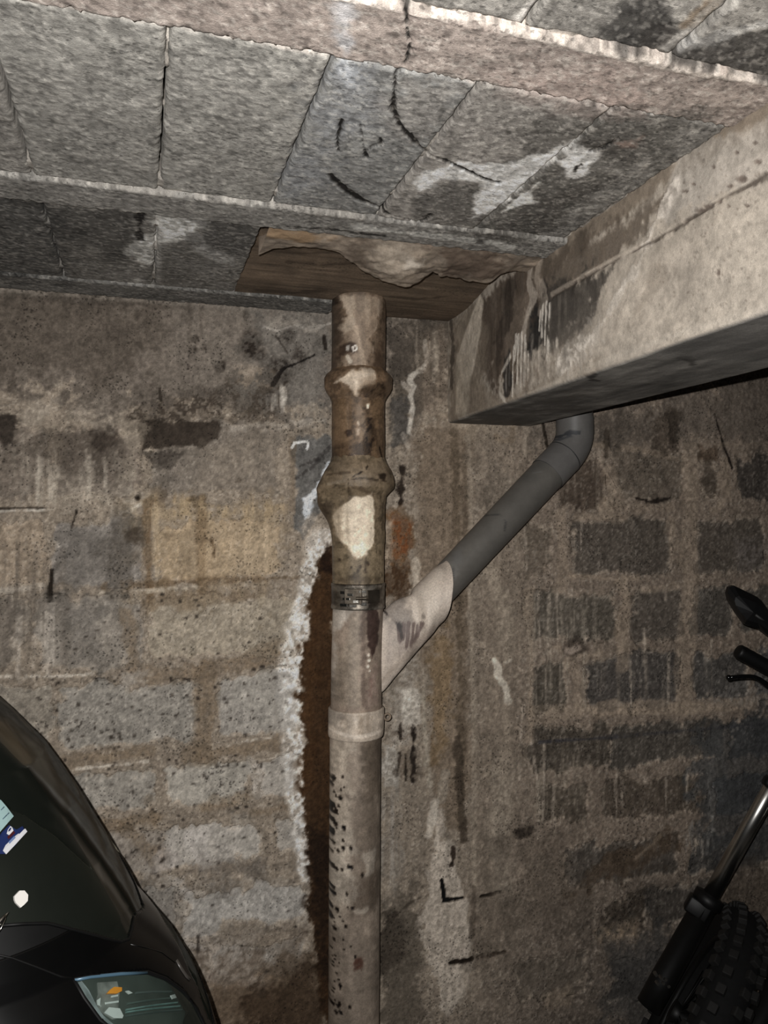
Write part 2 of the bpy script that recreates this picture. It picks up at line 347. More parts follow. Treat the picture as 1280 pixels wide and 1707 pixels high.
    p.line([(246, 840), (246, 920), (250, 1000)], (96, 74, 50), 9, .6, 6, 5, spk=.5); p.line([(258, 850), (262, 960)], (160, 140, 112), 8, .5, 5, 5)
    p.line([(336, 860), (336, 980)], (108, 88, 64), 10, .5, 8, 5); p.line([(352, 900), (357, 915), (356, 930)], (70, 54, 38), 4, .7, 2, 3)
    p.poly([(360, 880), (480, 870), (490, 970), (380, 975)], (152, 135, 112), .5, 16, 22, stk=.4)
    p.poly([(100, 880), (210, 872), (218, 950), (120, 966)], (99, 93, 86), .7, 18, 34, spk=.4)
    p.poly([(180, 880), (222, 878), (222, 960), (185, 950)], (80, 73, 65), .6, 12, 24, spk=.6)
    p.blob(225, 895, 16, 12, (70, 60, 50), .7, .6, .6)
    p.line([(170, 990), (250, 985), (340, 976)], (172, 160, 142), 5, .7, 3, 9, brk=.42); p.line([(0, 985), (70, 978)], (168, 158, 144), 6, .6, 4, 5, brk=.3)
    p.line([(176, 977), (345, 968), (500, 962)], (88, 70, 50), 8, .5, 5, 7, brk=.35)
    p.drips(0, 120, 900, 1120, 22, (92, 84, 75), 6, .5, 4); p.drips(10, 110, 1000, 1130, 12, (160, 150, 138), 6, .5, 5)
    p.poly([(100, 1000), (180, 1010), (170, 1100), (110, 1120)], (96, 91, 85), .6, 14, 22, spk=.6)
    p.poly([(-20, 1010), (20, 1010), (25, 1110), (-20, 1120)], (92, 84, 76), .6, 10, 18, stk=.5)
    # brown joints that stand out between the pale blocks
    for pts, wd in (([(248, 1130), (330, 1116), (400, 1106), (490, 1082)], 24), ([(338, 1112), (345, 1180), (342, 1262)], 30), ([(110, 1272), (180, 1262), (246, 1252)], 18), ([(318, 1262), (360, 1252), (430, 1244), (500, 1228)], 24),
                    ([(340, 1345), (370, 1338), (408, 1326)], 20), ([(145, 1376), (262, 1364)], 20), ([(430, 1355), (510, 1336)], 18), ([(215, 1030), (218, 1110)], 15), ([(200, 1372), (262, 1430)], 14), ([(246, 1330), (262, 1375)], 10), ([(250, 1005), (420, 996)], 14)):
        p.line(pts, (110, 93, 73), wd, .6, 8, 16, spk=.4)
    for pts in ([(360, 1237), (400, 1236), (450, 1230)], [(128, 1282), (180, 1276), (245, 1270)], [(0, 1128), (120, 1126), (190, 1122)], [(160, 1395), (190, 1398)], [(430, 1268), (480, 1258)]):
        p.line(pts, (178, 168, 154), 4, .75, 3, 8, brk=.42)
    p.poly([(312, 1384), (345, 1378), (352, 1445), (330, 1450), (312, 1420)], (172, 164, 156), .75, 6, 12, spk=.3)
    p.poly([(412, 1262), (440, 1268), (444, 1320), (425, 1336), (414, 1320)], (160, 152, 142), .75, 4, 10, spk=.4)
    p.poly([(380, 1360), (440, 1366), (444, 1430), (390, 1440)], (150, 144, 134), .6, 8, 18, spk=.5)
    p.poly([(206, 1122), (250, 1126), (246, 1146), (200, 1150)], (150, 142, 132), .6, 6, 14)
    p.poly([(400, 1135), (450, 1125), (470, 1200), (420, 1215)], (150, 144, 134), .55, 12, 20, spk=.4)
    p.poly([(262, 1425), (300, 1420), (300, 1450), (270, 1452)], (156, 146, 138), .6, 6, 12); p.poly([(280, 1460), (310, 1455), (318, 1490), (300, 1492)], (160, 152, 144), .6, 5, 10)
    p.poly([(320, 1440), (520, 1425), (520, 1450), (330, 1462)], (84, 76, 68), .65, 8, 18, spk=.6)
    p.poly([(240, 1455), (520, 1445), (520, 1545), (240, 1560)], (150, 145, 138), .4, 20, 30, spk=.7)
    p.poly([(330, 1470), (400, 1455), (440, 1500), (380, 1540)], (80, 74, 68), .5, 14, 26, spk=.8)
    p.poly([(220, 1470), (300, 1480), (300, 1540), (240, 1530)], (84, 78, 72), .5, 14, 26, spk=.8)
    p.poly([(330, 1610), (540, 1560), (560, 1720), (330, 1740)], (92, 76, 60), .75, 20, 30)
    p.poly([(310, 1560), (430, 1555), (440, 1640), (330, 1650)], (150, 140, 130), .5, 14, 26, spk=.5)
    p.poly([(430, 1560), (520, 1545), (530, 1620), (440, 1640)], (96, 84, 72), .5, 14, 22, spk=.5)
    for x, y, r in ((330, 1575, 3), (290, 1560, 3), (330, 1572, 2)): p.blob(x, y, r, r*5, (60, 52, 46), .7)
    # small pits in the pale blocks
    rp = random.Random(8)
    for _ in range(420):
        x, y = rp.uniform(60, 500), rp.gauss(1240, 150)
        if y < 990 or y > 1660: continue
        s_ = rp.uniform(1, 3.2); p.blob(x, y, s_*rp.uniform(.8, 1.6), s_, (60, 53, 47), .85, .5, .3, h=-.0015)
    # grey patch beside the pipe, white splash, chalk hook
    p.poly([(488, 735), (555, 715), (555, 800), (530, 850), (505, 900), (488, 880)], (90, 89, 87), .85, 3, 7)
    p.line([(490, 800), (520, 780), (550, 745)], (60, 56, 54), 4, .6, 2, 6, brk=.3); p.line([(495, 780), (530, 765)], (58, 54, 52), 3, .6, 2, 5)
    p.line([(487, 735), (487, 850)], (110, 96, 80), 9, .6, 3, 4)
    p.poly([(556, 764), (540, 782), (528, 808), (512, 820), (500, 828), (506, 850), (508, 866), (514, 860), (524, 838), (538, 800), (556, 785)], (176, 180, 184), .95, 2, 5)
    p.line([(487, 746), (491, 738), (512, 736), (514, 740), (512, 748)], (190, 188, 182), 2.6, .95, 1, 1)
    p.poly([(502, 870), (520, 862), (545, 880), (545, 910), (500, 940), (494, 920)], (160, 146, 130), .75, 5, 12, spk=.4)
    # lime crust and the dark wet run left of the pipe
    p.line([(536, 902), (518, 935), (506, 1000), (500, 1060), (494, 1110), (489, 1160), (494, 1240), (498, 1330), (508, 1400), (512, 1450)], (192, 186, 178), 30, .85, 12, 16, spk=.5, h=.002)
    p.poly([(548, 905), (528, 935), (518, 1000), (510, 1070), (499, 1108), (500, 1190), (506, 1260), (508, 1350), (516, 1450), (518, 1540), (530, 1620), (540, 1720), (560, 1720), (560, 905)], (66, 47, 30), .97, 4, 8, h=-.002)
    p.poly([(512, 1080), (530, 1090), (524, 1300), (508, 1320), (502, 1160)], (84, 57, 33), .5, 10, 14)
    p.poly([(520, 960), (538, 960), (536, 1080), (512, 1090)], (78, 54, 33), .5, 8, 12); p.poly([(540, 905), (556, 905), (556, 960), (545, 960), (532, 945)], (42, 30, 22), .8, 5, 6)
    p.poly([(516, 1380), (550, 1380), (552, 1640), (526, 1600)], (44, 33, 25), .7, 14, 14)
    p.poly([(520, 1600), (470, 1640), (400, 1660), (400, 1720), (550, 1720)], (60, 46, 34), .6, 18, 20)
    # --- behind and right of the pipe
    p.poly([(640, 520), (742, 532), (736, 600), (700, 720), (640, 720)], (84, 76, 67), .8, 10, 20)
    p.poly([(640, 535), (700, 540), (690, 640), (640, 640)], (76, 69, 62), .6, 12, 18)
    p.poly([(648, 660), (690, 660), (690, 720), (650, 750)], (80, 76, 72), .8, 6, 12)
    p.line([(708, 570), (712, 600), (706, 614), (690, 624), (682, 634), (690, 644), (684, 660), (688, 680), (682, 720)], (168, 160, 148), 5, .85, 3, 5, brk=.2)
    p.line([(682, 650), (672, 640)], (160, 150, 138), 5, .7, 3, 5); p.line([(672, 725), (680, 745), (700, 700)], (150, 140, 128), 4, .6, 3, 5, brk=.3)
    p.poly([(700, 560), (738, 560), (735, 700), (706, 700)], (116, 102, 88), .6, 10, 14, stk=.3); p.drips(690, 740, 535, 640, 8, (150, 138, 122), 3, .6, 6)
    p.poly([(692, 700), (790, 700), (784, 900), (786, 1300), (770, 1400), (730, 1330), (706, 1150), (690, 960)], (112, 97, 81), .85, 12, 16)
    p.poly([(784, 715), (880, 712), (880, 900), (860, 1300), (850, 1600), (790, 1600), (788, 1000)], (118, 105, 91), .6, 14, 18, stk=.25)
    p.poly([(735, 690), (860, 705), (860, 716), (760, 722)], (142, 127, 109), .6, 8, 12, stk=.3)
    p.line([(757, 720), (762, 900), (766, 1100), (768, 1380)], (84, 72, 58), 8, .55, 6, 5); p.line([(779, 730), (786, 860), (784, 1000), (790, 1200), (790, 1480)], (138, 125, 109), 6, .55, 3, 4, brk=.2)
    p.line([(774, 740), (775, 900), (774, 1250)], (88, 76, 63), 5, .5, 4, 4, brk=.2)
    p.poly([(660, 1200), (690, 1230), (694, 1290), (664, 1300)], (80, 68, 56), .5, 8, 12, spk=.6)
    p.poly([(650, 815), (690, 815), (700, 860), (650, 880)], (142, 130, 116), .6, 8, 16, spk=.4)
    p.poly([(668, 778), (678, 775), (674, 806), (676, 815), (668, 838), (664, 820), (662, 800)], (48, 40, 34), .9, 2, 4, h=-.003)
    p.poly([(645, 862), (668, 858), (690, 890), (686, 930), (690, 980), (645, 990)], (100, 72, 46), .8, 6, 14, spk=.55)
    p.poly([(655, 868), (682, 880), (682, 930), (660, 925)], (116, 66, 36), .7, 5, 12, spk=.55); p.poly([(642, 940), (685, 945), (690, 985), (660, 995), (642, 990)], (62, 46, 33), .75, 6, 12, spk=.5)
    p.line([(692, 935), (694, 975)], (168, 156, 140), 9, .7, 5, 6); p.poly([(640, 870), (652, 870), (650, 950), (640, 950)], (160, 148, 132), .6, 4, 8, spk=.6)
    p.poly([(716, 1060), (752, 1030), (764, 1100), (750, 1220), (724, 1260), (712, 1140)], (122, 100, 72), .7, 10, 14)
    p.poly([(640, 1130), (690, 1080), (702, 1150), (696, 1250), (640, 1280)], (136, 128, 118), .65, 8, 16, spk=.7)
    p.poly([(664, 1150), (700, 1140), (704, 1205), (668, 1212)], (168, 160, 148), .85, 4, 9, spk=.3); p.poly([(640, 1240), (662, 1236), (664, 1310), (640, 1314)], (164, 158, 148), .8, 5, 9, spk=.4)
    p.poly([(640, 1310), (670, 1300), (664, 1500), (640, 1520)], (132, 126, 118), .6, 8, 16, stk=.7, spk=.3)
    p.line([(690, 1215), (688, 1250), (690, 1300)], (36, 30, 26), 5, .8, 3, 6, brk=.3, h=-.002); p.line([(667, 1205), (668, 1250), (660, 1290)], (46, 38, 32), 4, .7, 3, 6, brk=.35); p.line([(676, 1255), (676, 1300)], (40, 34, 28), 3, .7, 2, 4)
    p.line([(705, 1150), (708, 1230), (716, 1310)], (150, 140, 124), 5, .6, 3, 5, brk=.25); p.line([(762, 1230), (768, 1320), (772, 1400)], (66, 57, 48), 9, .7, 4, 5)
    p.poly([(640, 1480), (700, 1470), (712, 1600), (700, 1720), (636, 1720)], (84, 76, 66), .75, 14, 24, spk=.3)
    p.poly([(640, 1520), (665, 1520), (668, 1600), (640, 1620)], (66, 58, 50), .6, 10, 16); p.line([(640, 1540), (690, 1500), (715, 1490)], (50, 43, 37), 4, .5, 3, 6, brk=.3)
    p.poly([(722, 1352), (734, 1350), (736, 1400), (756, 1406), (760, 1440), (782, 1500), (784, 1600), (776, 1660), (752, 1690), (730, 1688), (718, 1640), (706, 1590), (702, 1530), (712, 1480), (722, 1420)], (160, 148, 134), .92, 3, 9, spk=.15, h=.002)
    p.line([(736, 1330), (742, 1290)], (150, 140, 126), 8, .5, 5, 8, brk=.2); p.line([(724, 1340), (716, 1390)], (170, 160, 146), 10, .7, 4, 6)
    p.line([(790, 1480), (786, 1560)], (80, 70, 60), 7, .6, 4, 4); p.poly([(770, 1600), (800, 1600), (800, 1690), (775, 1670)], (140, 126, 110), .5, 8, 14, spk=.5)
    p.line([(736, 1467), (739, 1484), (740, 1502), (752, 1499), (771, 1496)], (24, 18, 14), 5.5, .97, 1.5, 2, h=-.004)
    p.line([(803, 1494), (820, 1491), (834, 1487)], (24, 18, 14), 5, .95, 1.5, 2, h=-.004); p.line([(755, 1414), (756, 1428), (753, 1442)], (44, 34, 28), 5, .8, 2, 4, brk=.25, h=-.002)
    p.line([(750, 1605), (772, 1602), (786, 1599)], (34, 26, 20), 5, .9, 2, 3, brk=.2, h=-.003); p.line([(798, 1596), (820, 1592), (842, 1586)], (44, 35, 28), 4, .8, 2, 3, brk=.3, h=-.003)
    p.line([(824, 1100), (832, 1112), (830, 1128), (840, 1142), (846, 1168)], (176, 166, 150), 10, .85, 4, 6); p.line([(842, 1104), (850, 1100)], (160, 150, 134), 6, .7, 3, 4)
    p.line([(812, 945), (830, 985), (842, 1020), (846, 1090)], (146, 132, 115), 18, .55, 10, 10, spk=.3); p.line([(836, 1290), (832, 1420), (838, 1480)], (146, 134, 118), 26, .5, 12, 16, spk=.4)
    p.line([(842, 1180), (842, 1290)], (136, 122, 106), 12, .5, 8, 8)
    p.poly([(800, 770), (860, 775), (880, 800), (830, 870), (800, 850)], (98, 89, 79), .5, 12, 20, spk=.4); p.poly([(835, 770), (865, 765), (860, 830), (840, 840)], (140, 128, 113), .5, 6, 14, spk=.6)
    p.line([(876, 712), (872, 760)], (146, 132, 116), 8, .6, 5, 6); p.line([(854, 712), (852, 735), (840, 735), (826, 728)], (120, 104, 86), 8, .6, 3, 6)
    # --- right part: pale lime runs over blocks and joints
    for pts, wd, a_ in (([(1038, 962), (1042, 1000), (1036, 1060), (1040, 1110)], 15, .75), ([(1152, 735), (1150, 860), (1150, 1000), (1144, 1090), (1138, 1180)], 26, .55), ([(1118, 870), (1126, 930)], 12, .5), ([(934, 855), (938, 960), (936, 980)], 20, .5),
                        ([(884, 985), (886, 1090), (882, 1230)], 9, .65), ([(985, 1182), (1080, 1180), (1170, 1180), (1290, 1170)], 15, .8), ([(890, 1190), (985, 1184)], 20, .5), ([(1160, 966), (1163, 1000)], 8, .5), ([(1016, 790), (1030, 830), (1010, 846)], 20, .6),
                        ([(1206, 770), (1210, 830), (1190, 850)], 16, .6), ([(1072, 985), (1130, 978)], 8, .7), ([(958, 862), (1040, 865)], 5, .6), ([(1000, 847), (1120, 846)], 6, .5), ([(955, 960), (1040, 966), (1062, 964)], 7, .8), ([(930, 1080), (985, 1100), (1000, 1090)], 14, .5), ([(946, 1100), (962, 1130), (966, 1180)], 16, .55)):
        p.line(pts, (140, 123, 105), wd, a_, 5, 8, spk=.15)
    for pts in ([(930, 990), (930, 1066)], [(916, 996), (914, 1050)], [(898, 990), (900, 1080)], [(1052, 1100), (1053, 1178)], [(1116, 1094), (1115, 1172)], [(1075, 1050), (1074, 1110)], [(910, 1120), (912, 1180)], [(934, 1110), (936, 1178)], [(1186, 1066), (1184, 1090)], [(1111, 975), (1110, 1000)], [(970, 870), (968, 930)], [(876, 880), (878, 950)],
                [(1028, 1290), (1028, 1362)], [(1038, 1292), (1038, 1360)], [(1112, 1285), (1110, 1350)], [(1146, 1280), (1146, 1350)], [(908, 1240), (906, 1370)], [(890, 1250), (900, 1340), (896, 1400)], [(1170, 1380), (1172, 1430)], [(1160, 1384), (1160, 1425)], [(870, 1180), (866, 1300)], [(925, 1310), (922, 1380)]):
        p.line(pts, (158, 144, 128), 2.2, .7, 1.6, 2.5, brk=.25, spk=.35)
    p.drips(880, 1010, 985, 1180, 24, (150, 138, 122), 1.8, .55, 11); p.drips(880, 1010, 1210, 1420, 22, (136, 124, 108), 1.8, .45, 12); p.drips(1000, 1260, 1080, 1190, 18, (140, 127, 112), 3, .4, 13); p.drips(880, 1000, 720, 860, 14, (140, 127, 112), 3, .5, 14)
    p.poly([(930, 1074), (948, 1066), (972, 1068), (978, 1084), (958, 1100), (938, 1096)], (72, 63, 55), .75, 4, 5); p.poly([(938, 1076), (952, 1080), (964, 1074), (968, 1082), (952, 1093), (940, 1090)], (146, 130, 116), .9, 3, 3)
    p.poly([(870, 712), (1290, 620), (1290, 730), (1160, 740), (1000, 745), (880, 740)], (92, 84, 76), .6, 14, 26, spk=.3)
    p.poly([(985, 700), (1060, 680), (1090, 720), (1070, 750), (1000, 745)], (66, 60, 54), .5, 10, 22, spk=.7); p.poly([(1085, 690), (1130, 680), (1130, 755), (1090, 750)], (78, 67, 57), .6, 10, 16)
    p.poly([(1110, 690), (1140, 690), (1132, 745), (1115, 740)], (44, 39, 34), .6, 4, 10, spk=.6); p.line([(1190, 690), (1205, 740), (1220, 780)], (36, 31, 28), 2.5, .8, 1.5, 3); p.line([(990, 742), (1060, 748), (1130, 765)], (130, 114, 97), 5, .6, 4, 5, brk=.3)
    p.line([(1135, 741), (1280, 742)], (122, 108, 93), 4, .5, 3, 3, brk=.25); p.line([(1060, 830), (1090, 837), (1118, 830)], (40, 34, 30), 2.5, .8, 1.5, 4)
    p.line([(905, 706), (912, 745)], (40, 34, 28), 3, .8, 2, 2); p.line([(1012, 720), (1010, 760)], (56, 48, 40), 4, .5, 3, 4)
    p.poly([(1165, 742), (1196, 742), (1196, 768), (1168, 768)], (84, 68, 54), .6, 4, 6)
    p.poly([(1225, 905), (1280, 900), (1280, 950), (1225, 950)], (116, 108, 104), .5, 8, 18, spk=.7)
    p.poly([(1200, 1130), (1290, 1120), (1290, 1175), (1160, 1185)], (120, 116, 112), .4, 8, 18, spk=.8)
    p.poly([(1180, 1215), (1300, 1200), (1300, 1420), (1190, 1420), (1150, 1320)], (70, 70, 70), .7, 20, 30)
    p.poly([(1150, 1250), (1200, 1240), (1200, 1330), (1150, 1340)], (100, 101, 100), .3, 20, 30); p.drips(1140, 1190, 1360, 1430, 12, (128, 124, 118), 3, .55, 15)
    p.poly([(1010, 1420), (1120, 1380), (1140, 1420), (1060, 1450), (960, 1480)], (92, 74, 57), .6, 14, 20)
    p.poly([(992, 1550), (1065, 1538), (1064, 1565), (1000, 1574)], (140, 120, 98), .75, 5, 9); p.poly([(900, 1660), (950, 1650), (948, 1680), (910, 1680)], (128, 112, 94), .6, 6, 12, spk=.4)
    p.poly([(1010, 1560), (1110, 1560), (1110, 1720), (1010, 1720)], (66, 66, 66), .55, 20, 26); p.poly([(1200, 1470), (1300, 1440), (1300, 1720), (1240, 1720)], (80, 70, 60), .5, 16, 22)
    p.poly([(860, 1380), (960, 1380), (1000, 1500), (880, 1560)], (94, 83, 72), .5, 20, 30, spk=.4); p.poly([(800, 1400), (850, 1400), (850, 1600), (800, 1600)], (96, 86, 75), .5, 14, 24, spk=.4)
    p.line([(1062, 1430), (1085, 1410), (1100, 1395)], (130, 114, 96), 5, .6, 3, 5); p.poly([(860, 1385), (885, 1382), (886, 1396), (864, 1398)], (44, 38, 33), .7, 3, 5)
    p.line([(900, 1238), (960, 1234), (1030, 1228)], (62, 61, 66), 3, .7, 2, 1.5, brk=.25); p.line([(1030, 1228), (1110, 1221), (1290, 1206)], (62, 61, 65), 2.4, .55, 2, 1.5, brk=.3)
    # overall mottling
    nD = fbm(u, v, 210, 2, 71); t = (nA-0.5)*0.07+(nB-0.5)*0.11+(nC-0.5)*0.19+(nD-0.5)*0.18
    p.col *= (1+t)[:, None]
    p.col *= (1+0.08*(nS-0.5))[:, None]
    p.con = 1.22; p.piv = 112.0
    return p

def wall_height(p):
    base = 0.006*(p.nA-0.5)+0.004*(p.nB-0.5)+0.0022*(p.nC-0.5)
    return base+p.h
fx = np.arange(-0.42, 2.02, 0.0032); fz = np.arange(0.06, 2.26, 0.0032)
xs = np.concatenate([np.linspace(-1.6, -0.45, 24), fx, np.linspace(2.05, 3.0, 20)])
zs = np.concatenate([np.linspace(-0.02, 0.05, 5), fz])
X, Z = np.meshgrid(xs, zs, indexing='ij')
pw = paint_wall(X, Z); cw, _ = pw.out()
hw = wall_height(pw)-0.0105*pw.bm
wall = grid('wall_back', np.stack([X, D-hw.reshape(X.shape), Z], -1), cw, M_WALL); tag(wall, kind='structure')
for (a, b, c, d, colr, sm) in BR:
    xx = np.linspace(a-0.012, b+0.012, max(8, int((b-a)/0.004))); zz = np.linspace(c-0.012, d+0.012, max(8, int((d-c)/0.004)))
    Xb, Zb = np.meshgrid(xx, zz, indexing='ij'); pb = paint_wall(Xb, Zb); cb, _ = pb.out()
    hb = wall_height(pb).reshape(Xb.shape)-0.0035
    P = np.stack([Xb, D-hb, Zb], -1)
    back = P.copy(); back[..., 1] = D+0.06
    # closed slab: front grid plus one ring set back into the wall
    P2 = np.pad(P, ((1, 1), (1, 1), (0, 0)), mode='edge'); P2[0, :, 1] = P2[-1, :, 1] = D+0.05; P2[:, 0, 1] = P2[:, -1, 1] = D+0.05
    C2 = np.pad(cb, ((1, 1), (1, 1), (0, 0)), mode='edge')
    grid('block', P2, C2, M_WALL, wall)

# ------------------------------------------------------------------ floor
X, Y = np.meshgrid(np.linspace(-1.6, 3.0, 60), np.linspace(-1.5, 2.0, 50), indexing='ij')
pf = Paint(X, Y, (96, 92, 86)); pf.col *= (0.75+0.5*pf.nA)[:, None]
fl = grid('floor', np.stack([X, Y, 0.003*(pf.nB.reshape(X.shape)-1)], -1), pf.out()[0], M_FLOOR); tag(fl, kind='structure')

# ------------------------------------------------------------------ ceiling: hollow blocks between joists
YA, YB, YC, YD, YE = 0.780, 0.888, 1.340, 1.438, 1.885      # joist A from YA to YB, joist B from YC to YD, joist C from YE to the wall
RX0, RX1 = 0.222, 0.775                                     # opening in the last row
def uv_ceil(x, y):
    p = at_z(x, y, ZT); return p[0], p[1]
def paint_ceil(U, V, base, seed=0):
    p = Paint(U, V, base, uv_ceil)
    I = (40, 37, 34)
    p.poly([(545, 100), (600, 90), (640, 110), (620, 220), (560, 240), (500, 330), (470, 330)], (128, 130, 134), .45, 20, 26)
    p.poly([(560, -40), (590, -40), (596, 140), (575, 150), (556, 110)], (168, 172, 178), .55, 10, 14)
    p.poly([(640, 100), (700, 118), (780, 134), (690, 230), (640, 200)], (136, 128, 120), .4, 16, 24)
    p.poly([(870, 200), (1060, 190), (1180, 180), (1080, 260), (900, 400), (700, 375), (720, 320), (880, 260)], (84, 81, 76), .8, 22, 24, spk=.3)
    p.poly([(980, 235), (1060, 230), (1040, 270), (990, 265)], (66, 62, 58), .6, 8, 16, spk=.5); p.poly([(850, 340), (960, 300), (1000, 310), (900, 390), (830, 390)], (70, 66, 62), .6, 12, 22, spk=.55)
    p.poly([(690, 320), (740, 300), (790, 320), (780, 350), (700, 356)], (84, 81, 77), .55, 12, 18, spk=.4)
    p.poly([(685, 302), (705, 280), (785, 262), (850, 275), (918, 246), (960, 229), (950, 246), (908, 281), (832, 350), (786, 361), (779, 346), (806, 302), (742, 296), (692, 326)], (192, 190, 186), .92, 3, 7, spk=.12)
    p.poly([(829, 357), (890, 302), (910, 299), (884, 325), (896, 336), (860, 346)], (192, 190, 184), .95, 2, 4)
    p.poly([(930, 270), (958, 247), (990, 255), (990, 286), (952, 302)], (192, 190, 186), .92, 3, 7, spk=.12)
    p.line([(958, 285), (962, 276), (968, 274)], I, 4, .9, 1.5, 2)
    p.poly([(1030, 240), (1070, 228), (1060, 246), (1036, 246)], (140, 116, 104), .6, 4, 8)
    # joist A: pinkish, pale dripping arris on its near edge
    p.poly([(820, 120), (1000, 110), (1090, 150), (1080, 200), (900, 170)], (166, 142, 132), .35, 20, 26, spk=.3)
    p.line([(560, -12), (620, -1), (700, 14), (780, 30), (860, 48), (940, 64), (1020, 84), (1100, 102), (1180, 118), (1290, 134)], (176, 165, 154), 8, .85, 3, 7, spk=.25, h=.002)
    p.line([(60, 1), (280, 42), (550, 92), (690, 112), (800, 138)], (168, 156, 146), 5, .6, 3, 4, brk=.3)
    p.line([(-20, 280), (60, 290), (200, 310), (330, 326), (450, 340), (600, 360)], (130, 125, 118), 4, .7, 3, 6, brk=.2, h=.0015)
    p.line([(-20, 322), (100, 338), (240, 350)], (150, 146, 138), 5, .6, 3, 5, brk=.35); p.line([(600, 374), (700, 385), (800, 398), (850, 408)], (160, 158, 152), 9, .75, 4, 8, brk=.3, h=.002)
    p.line([(480, 372), (560, 378), (640, 388)], (26, 24, 22), 3, .6, 2, 4, brk=.3)
    p.line([(-20, 470), (60, 478), (200, 486)], (120, 117, 112), 4, .5, 3, 4, brk=.3)
    # row at the camera: wet dark patches, lime
    p.poly([(1040, 10), (1110, -20), (1130, 40), (1090, 78), (1040, 84), (1020, 60)], (58, 56, 54), .9, 8, 12, spk=.3)
    p.poly([(1120, 80), (1200, 64), (1290, 40), (1300, 140), (1200, 110), (1130, 96)], (66, 63, 60), .9, 5, 10, spk=.25)
    p.poly([(1140, 70), (1230, 40), (1290, 26), (1290, 44), (1200, 66), (1130, 82)], (172, 170, 166), .6, 4, 10, spk=.3); p.line([(1150, 40), (1180, 10), (1195, -10)], (120, 96, 70), 18, .45, 8, 10)
    p.poly([(1080, 50), (1120, 40), (1110, 76), (1070, 84)], (60, 56, 53), .6, 6, 10, spk=.4)
    p.line([(858, 36), (870, 22), (886, 4), (890, -10)], (190, 184, 176), 9, .8, 4, 6); p.line([(1100, 88), (1150, 52), (1200, -4)], (150, 146, 140), 6, .5, 4, 5, brk=.2)
    # last row
    p.poly([(-30, 330), (80, 340), (118, 470), (-30, 465)], (78, 77, 75), .7, 12, 20); p.poly([(90, 350), (230, 362), (236, 420), (200, 440), (110, 420)], (72, 70, 67), .6, 14, 24, spk=.3)
    p.poly([(262, 356), (330, 362), (345, 380), (330, 400), (270, 405), (250, 440), (225, 470), (230, 400), (248, 380)], (190, 188, 182), .9, 4, 9, spk=.25)
    p.poly([(330, 372), (440, 372), (430, 420), (400, 432), (360, 420), (320, 412), (300, 396)], (70, 68, 66), .75, 6, 14, spk=.4); p.poly([(310, 405), (350, 410), (400, 432), (390, 446), (330, 426)], (166, 164, 160), .65, 4, 10, spk=.3)
    p.poly([(150, 440), (250, 450), (250, 480), (140, 470)], (130, 127, 122), .4, 10, 18); p.poly([(300, 430), (400, 445), (395, 486), (300, 478)], (120, 117, 112), .5, 10, 18)
    p.line([(236, 352), (232, 366), (234, 400)], (34, 31, 29), 4, .8, 2, 4, brk=.2, h=-.002); p.line([(264, 352), (264, 470)], (150, 147, 142), 3, .4, 2, 2)
    # cracks
    for pts, wd in (([(680, -10), (677, 20), (679, 50), (684, 66), (682, 78), (673, 108)], 5), ([(672, 108), (659, 120), (658, 150), (655, 182)], 6.5), ([(655, 182), (668, 210), (696, 240), (716, 256), (750, 270), (790, 288), (806, 296), (832, 303)], 5),
                    ([(551, 292), (562, 304), (575, 316), (594, 329), (612, 338), (632, 344), (648, 356), (672, 360), (694, 368), (712, 362), (719, 354)], 4.5), ([(600, 208), (603, 222), (606, 244), (611, 262)], 3), ([(608, 252), (622, 242), (636, 240), (633, 228)], 2.6), ([(570, 200), (563, 228), (564, 252)], 2.6), ([(680, 60), (690, 68), (688, 78)], 3),
                    ([(984, 252), (1010, 244), (1030, 232)], 3)):
        p.line(pts, I, wd*.8, .98, 1.3, 2.6, h=-.004)
    p.line([(700, 360), (740, 350)], (60, 56, 52), 2, .5, 2, 4, brk=.3)
    sp = fbm(p.u, p.v, 130, 2, 61, 190); p.dark(slice(None), ss(.64, .78, sp)*.4, .55); p.put(slice(None), ss(.66, .80, fbm(p.u, p.v, 150, 2, 62, 220))*.3, (182, 176, 166))
    t = (p.nA-0.5)*0.10+(p.nB-0.5)*0.13+(p.nC-0.5)*0.22
    p.col *= (1+t)[:, None]
    p.con = 1.22; p.piv = 116.0
    return p
cg = np.arange(-1.0, 1.2, 0.007); X, Y = np.meshgrid(np.concatenate([[-1.6], cg, [2.0, 3.0]]), np.concatenate([[-1.5, -0.2], np.arange(0.25, 2.03, 0.007)]), indexing='ij')
pc = paint_ceil(X, Y, (126, 120, 112))
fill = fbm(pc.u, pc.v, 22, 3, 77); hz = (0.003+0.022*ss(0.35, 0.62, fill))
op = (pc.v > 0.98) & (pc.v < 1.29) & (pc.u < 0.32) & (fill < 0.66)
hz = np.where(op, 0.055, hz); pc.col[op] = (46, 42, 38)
hz = np.where((pc.u > RX0-0.004) & (pc.u < 1.0) & (pc.v > YD-0.004), 0.075, hz)
ceil = grid('ceiling', np.stack([X, Y, ZT+hz.reshape(X.shape)], -1), pc.out()[0], M_CEIL); tag(ceil, kind='structure')
